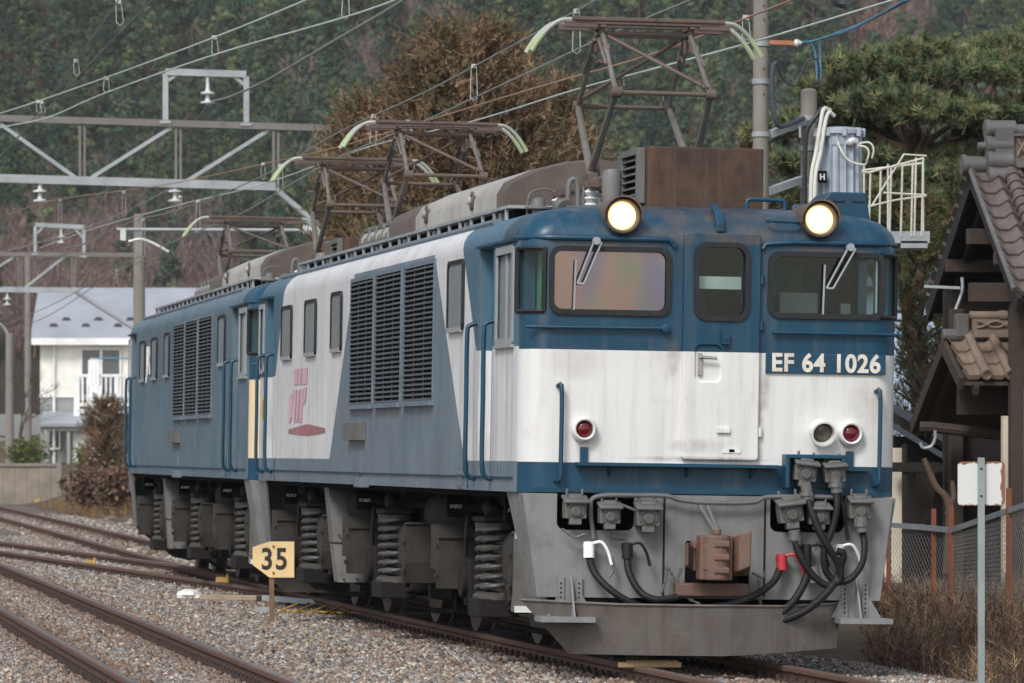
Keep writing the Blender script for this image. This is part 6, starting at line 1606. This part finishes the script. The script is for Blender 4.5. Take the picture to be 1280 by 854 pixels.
# lower roof with its own little ridge
ll = Lg(1180, 424, YB - .7); lr = ll + Vector((3.4, 0, 0)); le = Lg(1194, 470, YB - 1.55)
lrun, ldrop = abs(le.y - ll.y), ll.z - le.z
lo = empty('lower_roof', (0, 0, 0), parent=gb)
tiled(lo, ll, lr, lrun, ldrop, M_tilelight, .26, .24, name='roof_slope', wave=.045)
re_ = Lg(1165, 526, YB + .9); tiled(lo, ll, lr, abs(re_.y - ll.y), ll.z - re_.z, M_tile, .26, .24, name='roof_slope', back=True)
m = MB(); nt = int(3.4 / .26)
for i in range(nt):
    x = ll.x + .26 * (i + 1); a = Vector((x, ll.y, ll.z + .05)); b = Vector((x, ll.y - lrun * 1.05, ll.z - ldrop * 1.05 + .05)); m.tube([a, a.lerp(b, .5), b], [.05, .055, .06], 10); m.lathe([(.065, 0), (.065, .04), (.045, .045), (.04, .03), (0, .03)], b, (0, -1, -.4), 14)
m.obj('eave_tile', M_tilelight, lo, smooth=True)
m = MB(); m.box2((ll.x + .3, ll.y - .1, ll.z + .02), (lr.x, ll.y + .1, ll.z + .10)); m.tube([(ll.x + .28, ll.y, ll.z + .25), (lr.x, ll.y, ll.z + .25)], .05, 12); m.box2((ll.x + .3, ll.y - .035, ll.z + .1), (lr.x, ll.y + .035, ll.z + .23))
for i in range(8):
    for f in (1, -1): m.tube([(ll.x + .35 + i * .4 + t * .4, ll.y - .06, ll.z + .155 + f * .035 * math.cos(t * 2 * math.pi)) for t in np.linspace(0, 1, 9)], .014, 5)
for i in range(5): m.tube([(ll.x + .6 + i * .7, ll.y, ll.z + .25), (ll.x + .68 + i * .7, ll.y, ll.z + .25)], .06, 12)
m.obj('ridge', M_tilelight, lo, smooth=True)
m = MB(); m.box2((ll.x + .12, ll.y - .08, ll.z + .02), (ll.x + .26, ll.y + .08, ll.z + .27)); m.tube([(ll.x - .02, ll.y, ll.z + .04), (ll.x + .3, ll.y, ll.z + .04)], .07, 12); m.obj('ridge_end_tile', M_tilegrey, lo, bevel=.015)
m = MB()
for sg, rn, dr in ((-1, lrun, ldrop), (1, abs(re_.y - ll.y), ll.z - re_.z)):
    m.bar(ll + Vector((.0, 0, -.08)), ll + Vector((.0, sg * rn, -.08 - dr)), .05, .14); m.bar(ll + Vector((.16, 0, -.16)), ll + Vector((.16, sg * rn, -.16 - dr)), .06, .1)
    m.prism([ll + Vector((.03, 0, -.06)), ll + Vector((3.4, 0, -.06)), ll + Vector((3.4, sg * rn, -.07 - dr)), ll + Vector((.03, sg * rn, -.07 - dr))], (0, 0, -.03))
m.box2((ll.x + .15, ll.y - .1, Lg(1200, 505, YB).z - .12), (ll.x + 3.2, ll.y + .06, Lg(1200, 500, YB).z + .12)); m.tube([Lg(1150, 534, YB - .3), Lg(1165, 534, YB - .3), Lg(1262, 545, YB - .3)], .06, 8)
m.obj('roof_timber', M_timber, lo)
m = MB(); m.tube(curve_pts([Lg(1150, 553, YB - .35), Lg(1154, 560, YB - .35), Lg(1164, 558, YB - .35), Lg(1169, 548, YB - .35), Lg(1169, 538, YB - .35)], 4), .018, 8); m.obj('gutter_hook', M_galv, lo, smooth=True)
m = MB(); c0, c1 = Lg(1155, 358, YB - .1), Lg(1200, 360, YB - .1); m.bar(c0, c1, .02, .03); m.tube(curve_pts([c0 + Vector((.35, 0, -.25)), c0 + Vector((.42, 0, -.05)), c0 + Vector((.42, 0, .1))], 4), .018, 6); m.obj('gutter_bracket', M_galv, gb)

# shed with a sagging dark roof and a blue tarpaulin
YS = 64
sh = tag(empty('old_shed', at(1150, 640, YS)), 'low dark wooden shed with a sloping roof behind the wire fence', 'shed'); Lq = lambda a, b, dy=0: at(a, b, YS + dy) - sh.location
m = MB(); a, b = Lq(1112, 512), Lq(1215, 575); m.prism([a, b, b + Vector((0, 0, .10)), a + Vector((0, 0, .10))], (0, 2.6, 0)); m.bar(Lq(1112, 530, -.06), Lq(1215, 592, -.06), .06, .09, (0, 1, 0)); m.obj('roof', M_duct, sh)
m = MB(); z0 = float(ground_z(4.6, 64)) - sh.location.z - .3
MB().box2((Lq(1122, 600).x, 1.9, z0), (Lq(1330, 600).x, 2.0, Lq(1122, 545).z)).obj('back_wall', M_timberdk, sh)
MB().box2((Lq(1114, 578, 0).x, -.02, Lq(1114, 590).z), (Lq(1180, 578).x, .1, Lq(1114, 578).z)).obj('eave_beam', M_timberdk, sh)
MB().box2((Lq(1128, 600).x, .0, z0), (Lq(1134, 600).x, .1, Lq(1114, 555).z)).obj('wooden_post', M_timberdk, sh)
MB().box2((Lq(1188, 600).x, .2, z0), (Lq(1196, 600).x, .3, Lq(1190, 560).z)).obj('wooden_post', M_timberdk, sh)
m = MB(); m.box2((Lq(1108, 600).x, .3, z0), (Lq(1130, 600).x, .42, Lq(1114, 560).z)); m.obj('door_post', M_plaster, sh)
m = MB(); m.prism([Lq(1146, 592, .5), Lq(1170, 590, .5), Lq(1166, 640, .5), Lq(1150, 660, .5)], (0, .1, 0)); m.obj('firewood', M_timber, sh)
tp = MB(); n = 14; V = []
for i in range(n + 1):
    for j in range(n + 1):
        p = Lq(1172 + 85 * i / n, 522 + 34 * j / n + .35 * 85 * i / n * .35, -.25 + .9 * j / n); V.append(p + Vector((0, 0, .05 * math.sin(i * 1.9) * math.cos(j * 2.3) + .02 * math.sin(i * j))))
V2 = [v - Vector((0, 0, .012)) for v in V]; q = n + 1; FF = []
for i in range(n):
    for j in range(n): FF += [(i * q + j, (i + 1) * q + j, (i + 1) * q + j + 1, i * q + j + 1), (len(V) + i * q + j, len(V) + i * q + j + 1, len(V) + (i + 1) * q + j + 1, len(V) + (i + 1) * q + j)]
tp.add(V + V2, FF); o = tp.obj('tarpaulin', paint('pale_blue_tarpaulin', S(132, 150, 172), .5, S(96, 104, 116), .5, 4), None, sh.location, smooth=True); tag(o, 'crumpled pale blue tarpaulin on the shed roof under the lower tiled roof', 'tarpaulin')
lg = MB(); lg.tube(curve_pts([(0, 0, -.4), (.02, 0, .28), (-.12, 0, .5), (-.24, 0, .78)], 5), [.05 - .0015 * i for i in range(16)], 10); lg.tube([(0, 0, .2), (.07, 0, .4), (.05, 0, .55)], [.035, .03, .02], 8)
o = tag(empty('bare_tree', at(1184, 668, 57)), 'stump like forked bare trunk behind the wire fence', 'tree'); lg.obj('trunk', M_bark, o, smooth=True)
# pale blue building glimpsed through the trees
bb = tag(empty('blue_house', at(1165, 563, 105) + Vector((0, 0, -1.2))), 'pale blue walled house glimpsed through the trees left of the gable', 'house')
MB().box2((-1.0, 0, -1), (2.6, 4, 4.4)).obj('wall', paint('pale_blue_wall', S(176, 196, 218), .7, S(150, 164, 184), .4, 1), bb)
MB().prism([(-1.3, -.4, 4.3), (-1.3, 4.4, 4.3), (-1.3, 2, 5.4)], (4.2, 0, 0)).obj('roof', M_duct, bb)

# ================================================================ FENCE, SIGNS, SMALL THINGS
M_rustpost = paint('rusty_post', S(124, 72, 50), 0.85, S(96, 66, 50), 0.6, 6, .4)
M_mesh = paint('fence_wire', S(112, 110, 106), 0.7, S(92, 78, 68), 0.5, 4)
fn = tag(empty('wire_fence', at(1190, 770, 51.5)), 'chain link fence with rusty posts and a bent pale top rail', 'fence'); Lf = lambda px, py, Y: at(px, py, Y) - fn.location
FP = [(1109, 655, 770, 53), (1168, 656, 776, 52), (1190, 652, 778, 51.5), (1262, 632, 790, 48), (1322, 612, 806, 46.5)]
for i, (px, t_, b_, Yv) in enumerate(FP):
    m = MB(); a, b = Lf(px, b_, Yv), Lf(px + (-2 if i else 4), t_, Yv); m.box((a + b) / 2, (.045, .045, (b - a).length + .3)); m.obj('post', M_rustpost, fn)
m = MB(); tr = [(1106, 656), (1150, 659), (1190, 663), (1192, 662), (1262, 638), (1325, 618)]; ty = [53, 52.3, 51.5, 51.4, 48, 46.5]
for i in range(5): m.bar(Lf(*tr[i], ty[i] - .04), Lf(*tr[i + 1], ty[i + 1] - .04), .02, .05)
m.obj('top_rail', M_galv, fn)
for (A, B) in ((0, 1), (1, 2), (2, 3), (3, 4)):
    m = MB(); a0, a1 = Lf(FP[A][0], FP[A][1] + 6, FP[A][3]), Lf(FP[A][0], FP[A][2], FP[A][3]); b0, b1 = Lf(FP[B][0], FP[B][1] + 6, FP[B][3]), Lf(FP[B][0], FP[B][2], FP[B][3])
    w_ = (b0 - a0).length; h_ = (a0 - a1).length; st = .07
    P = lambda s, t: (a0.lerp(b0, s)).lerp(a1.lerp(b1, s), t)
    k = -h_
    while k < w_:
        for f in (1, -1):
            s0, s1 = max(0, k) , min(w_, k + h_)
            t0, t1 = (s0 - k) / h_, (s1 - k) / h_
            if f < 0: t0, t1 = 1 - t0, 1 - t1
            if s1 - s0 > .01: m.tube([P(s0 / w_, t0), P(s1 / w_, t1)], .0017, 3, caps=False)
        k += st
    m.obj('wire_mesh', M_mesh, fn)

sg_ = tag(empty('blank_sign', at(1224, 870, 41)), 'white sign board seen from the back, rusty at its corners, on a grey post', 'sign'); Ls = lambda px, py: at(px, py, 41) - sg_.location
_t = NT('rust_edged_white'); _X = _t.xyz()
_e = _t.m('MAXIMUM', _t.ramp(_t.m('ABSOLUTE', _X[0]), .135, .178), _t.ramp(_t.m('ABSOLUTE', _t.m('SUBTRACT', _X[2], Ls(1224, 605).z)), .12, .165))
_r = _t.ramp(_t.m('MULTIPLY_ADD', _t.noise(14, 6, .7), 1.2, _t.m('MULTIPLY', _e, .62)), .98, 1.08)
M_board = _t.out(_t.mix(_r, S(206, 206, 202), S(128, 82, 58)), .6)
a, b = Ls(1197, 632), Ls(1256, 577)
m = MB(); m.prism([(x, -.01, z) for x, z in rrect(a.x, a.z, b.x, b.z, .03)], (0, .004, 0)); m.obj('board', M_board, sg_)
m = MB(); c = Ls(1224, 572); x = Ls(1226, 600).x; m.box2((x - .025, -.05, -.2), (x + .025, -.045, c.z)); m.box2((x - .025, -.045, -.2), (x - .02, -.012, c.z)); m.box2((x + .02, -.045, -.2), (x + .025, -.012, c.z)); m.obj('post', paint('grey_sign_post', S(136, 146, 144), .55, S(110, 104, 98), .4, 5, .2), sg_)
m = MB()
for py in (586, 620): m.cyl((x, -.056, Ls(0, py).z), (x, -.05, Ls(0, py).z), .008, 8)
m.obj('bolt', M_dark, sg_)

# speed board 35
YK = 55.8
k_ = tag(empty('speed_sign', at(341, 779, YK)), 'yellowish speed board reading 35, pointed at its left, on a short brown post', 'sign'); Lk = lambda px, py: at(px, py, YK) - k_.location
M_cbd = paint('faded_yellow_board', S(232, 202, 150), 0.7, S(214, 176, 124), 0.4, 3, .1)
poly = [(316, 684), (337, 677), (368, 677), (368, 722), (337, 722), (316, 706)]
m = MB(); m.prism([Lk(a, b) + Vector((0, -.04, 0)) for a, b in poly], (0, .012, 0)); bd = m.obj('board', M_cbd, k_, bevel=.002)
mk = paint('black_figure', S(44, 42, 40), .7, S(60, 56, 52), .3, 8)
c = Lk(343, 700)
Mx = Matrix.Translation((c.x, -.0415, c.z)) @ Matrix.Rotation(R(90), 4, 'X')
text_mesh('figures', '35', .30, mk, bd, Mx, .002, .007, .84, 1.15)
m = MB(); m.cyl((Lk(342, 0).x, -.052, Lk(0, 683).z), (Lk(342, 0).x, -.038, Lk(0, 683).z), .012, 8); m.cyl((Lk(342, 0).x, -.052, Lk(0, 716).z), (Lk(342, 0).x, -.038, Lk(0, 716).z), .012, 8); m.obj('bolt', M_rustpost, bd)
m = MB(); m.box2((-.025 - .01, -.027, -.3), (.025 - .01, .02, Lk(0, 682).z)); m.obj('post', paint('brown_post', S(122, 92, 70), .8, S(90, 70, 56), .5, 8, .3), k_)

o = tag(MB().prism([(-.13, -.11, 0), (.13, -.11, 0), (.12, .11, 0), (-.12, .11, 0)], (0, 0, .05)).prism([(-.13, -.11, .05), (.13, -.11, .05), (.12, .11, .05), (-.12, .11, .05)], (0, 0, .001)).lathe([(.15, .05), (.13, .09), (.06, .115), (0, .12)], (0, 0, 0), n=7).obj('marker_stone', paint('white_stone', S(222, 222, 216), .8, S(180, 176, 168), .4, 6), None, at(236, 749, 65), bevel=.012), 'white painted marker stone lying on the ballast left of the speed board', 'marker stone')
tr_ = tag(empty('cable_trough', at(285, 751, 62.5)), 'pale timber trough lid on the ballast between marker stone and speed board', 'trough')
MB().bar((-.30, .2, .035), (.36, -.2, .035), .12, .06).obj('lid', paint('pale_timber', S(150, 134, 114), .85, S(116, 102, 88), .5, 5), tr_, bevel=.008)
MB().bar((.42, -.25, .04), (1.1, -.75, .0), .09, .06).obj('cover', M_galv, tr_)
pr = tag(empty('point_rodding', at(415, 772, 58.6)), 'yellow painted rodding and bond rods beside the near rail', 'rodding')
for i, (z, y, r) in enumerate(((.05, -.15, .022), (.02, -.5, .018))): MB().tube([(-.55 - .2 * i, y + .9, z), (.5, y - .4, z)], r * .6, 8).obj('long_rod', M_yellow, pr, smooth=True)
for i in range(6): MB().tube(curve_pts([(-.62 + i * .17, .35 - i * .16, .02), (-.50 + i * .17, .55 - i * .16, .08), (-.40 + i * .17, .7 - i * .16, .12)], 3), .012, 7).obj('bond_rod', M_yellow, pr, smooth=True)
m = MB(); m.box((-.75, .6, .05), (.16, .1, .09)); m.box((.62, -.4, .06), (.12, .1, .14)); m.obj('clamp', M_galv, pr)
for i, (px, py, Yv, lab) in enumerate(((113, 706, 82, 'small yellow rail marker on the crossover, farther one'), (278, 728, 69, 'small yellow rail marker nearer the speed board'), (46, 627, 158, 'tiny yellow box on the ballast shoulder before the block wall'))):
    o = MB(); o.box((0, 0, .03), (.16, .10, .07)); o.box((.06, .02, .08), (.03, .05, .05)); tag(o.obj('rail_marker', M_yellow, None, at(px, py, Yv), bevel=.006), lab, 'marker')
wd_ = tag(MB().box((0, 0, 0), (.48, .10, .04)).box((.02, .01, .025), (.4, .07, .015)).obj('timber_plank', paint('yellow_timber', S(150, 126, 92), .85, S(112, 94, 72), .5, 5), None, at(812, 831, 42.0), bevel=.006), 'short pale plank lying between the rails under the plough', 'plank')

# ================================================================ HAZE
M_haze = bpy.data.materials.new('haze'); M_haze.use_nodes = True
_nt = M_haze.node_tree; _nt.nodes.remove(_nt.nodes['Principled BSDF'])
_vol = _nt.nodes.new('ShaderNodeVolumePrincipled'); _vol.inputs['Color'].default_value = (0.86, 0.90, 0.95, 1); _vol.inputs['Density'].default_value = 0.00010; _vol.inputs['Anisotropy'].default_value = 0.0
_nt.links.new(_vol.outputs[0], _nt.nodes['Material Output'].inputs['Volume'])
hz = MB().box2((-760, -160, -3), (760, 1520, 460)).obj('haze', M_haze); tag(hz, 'thin pale haze over the whole place', kind='stuff')
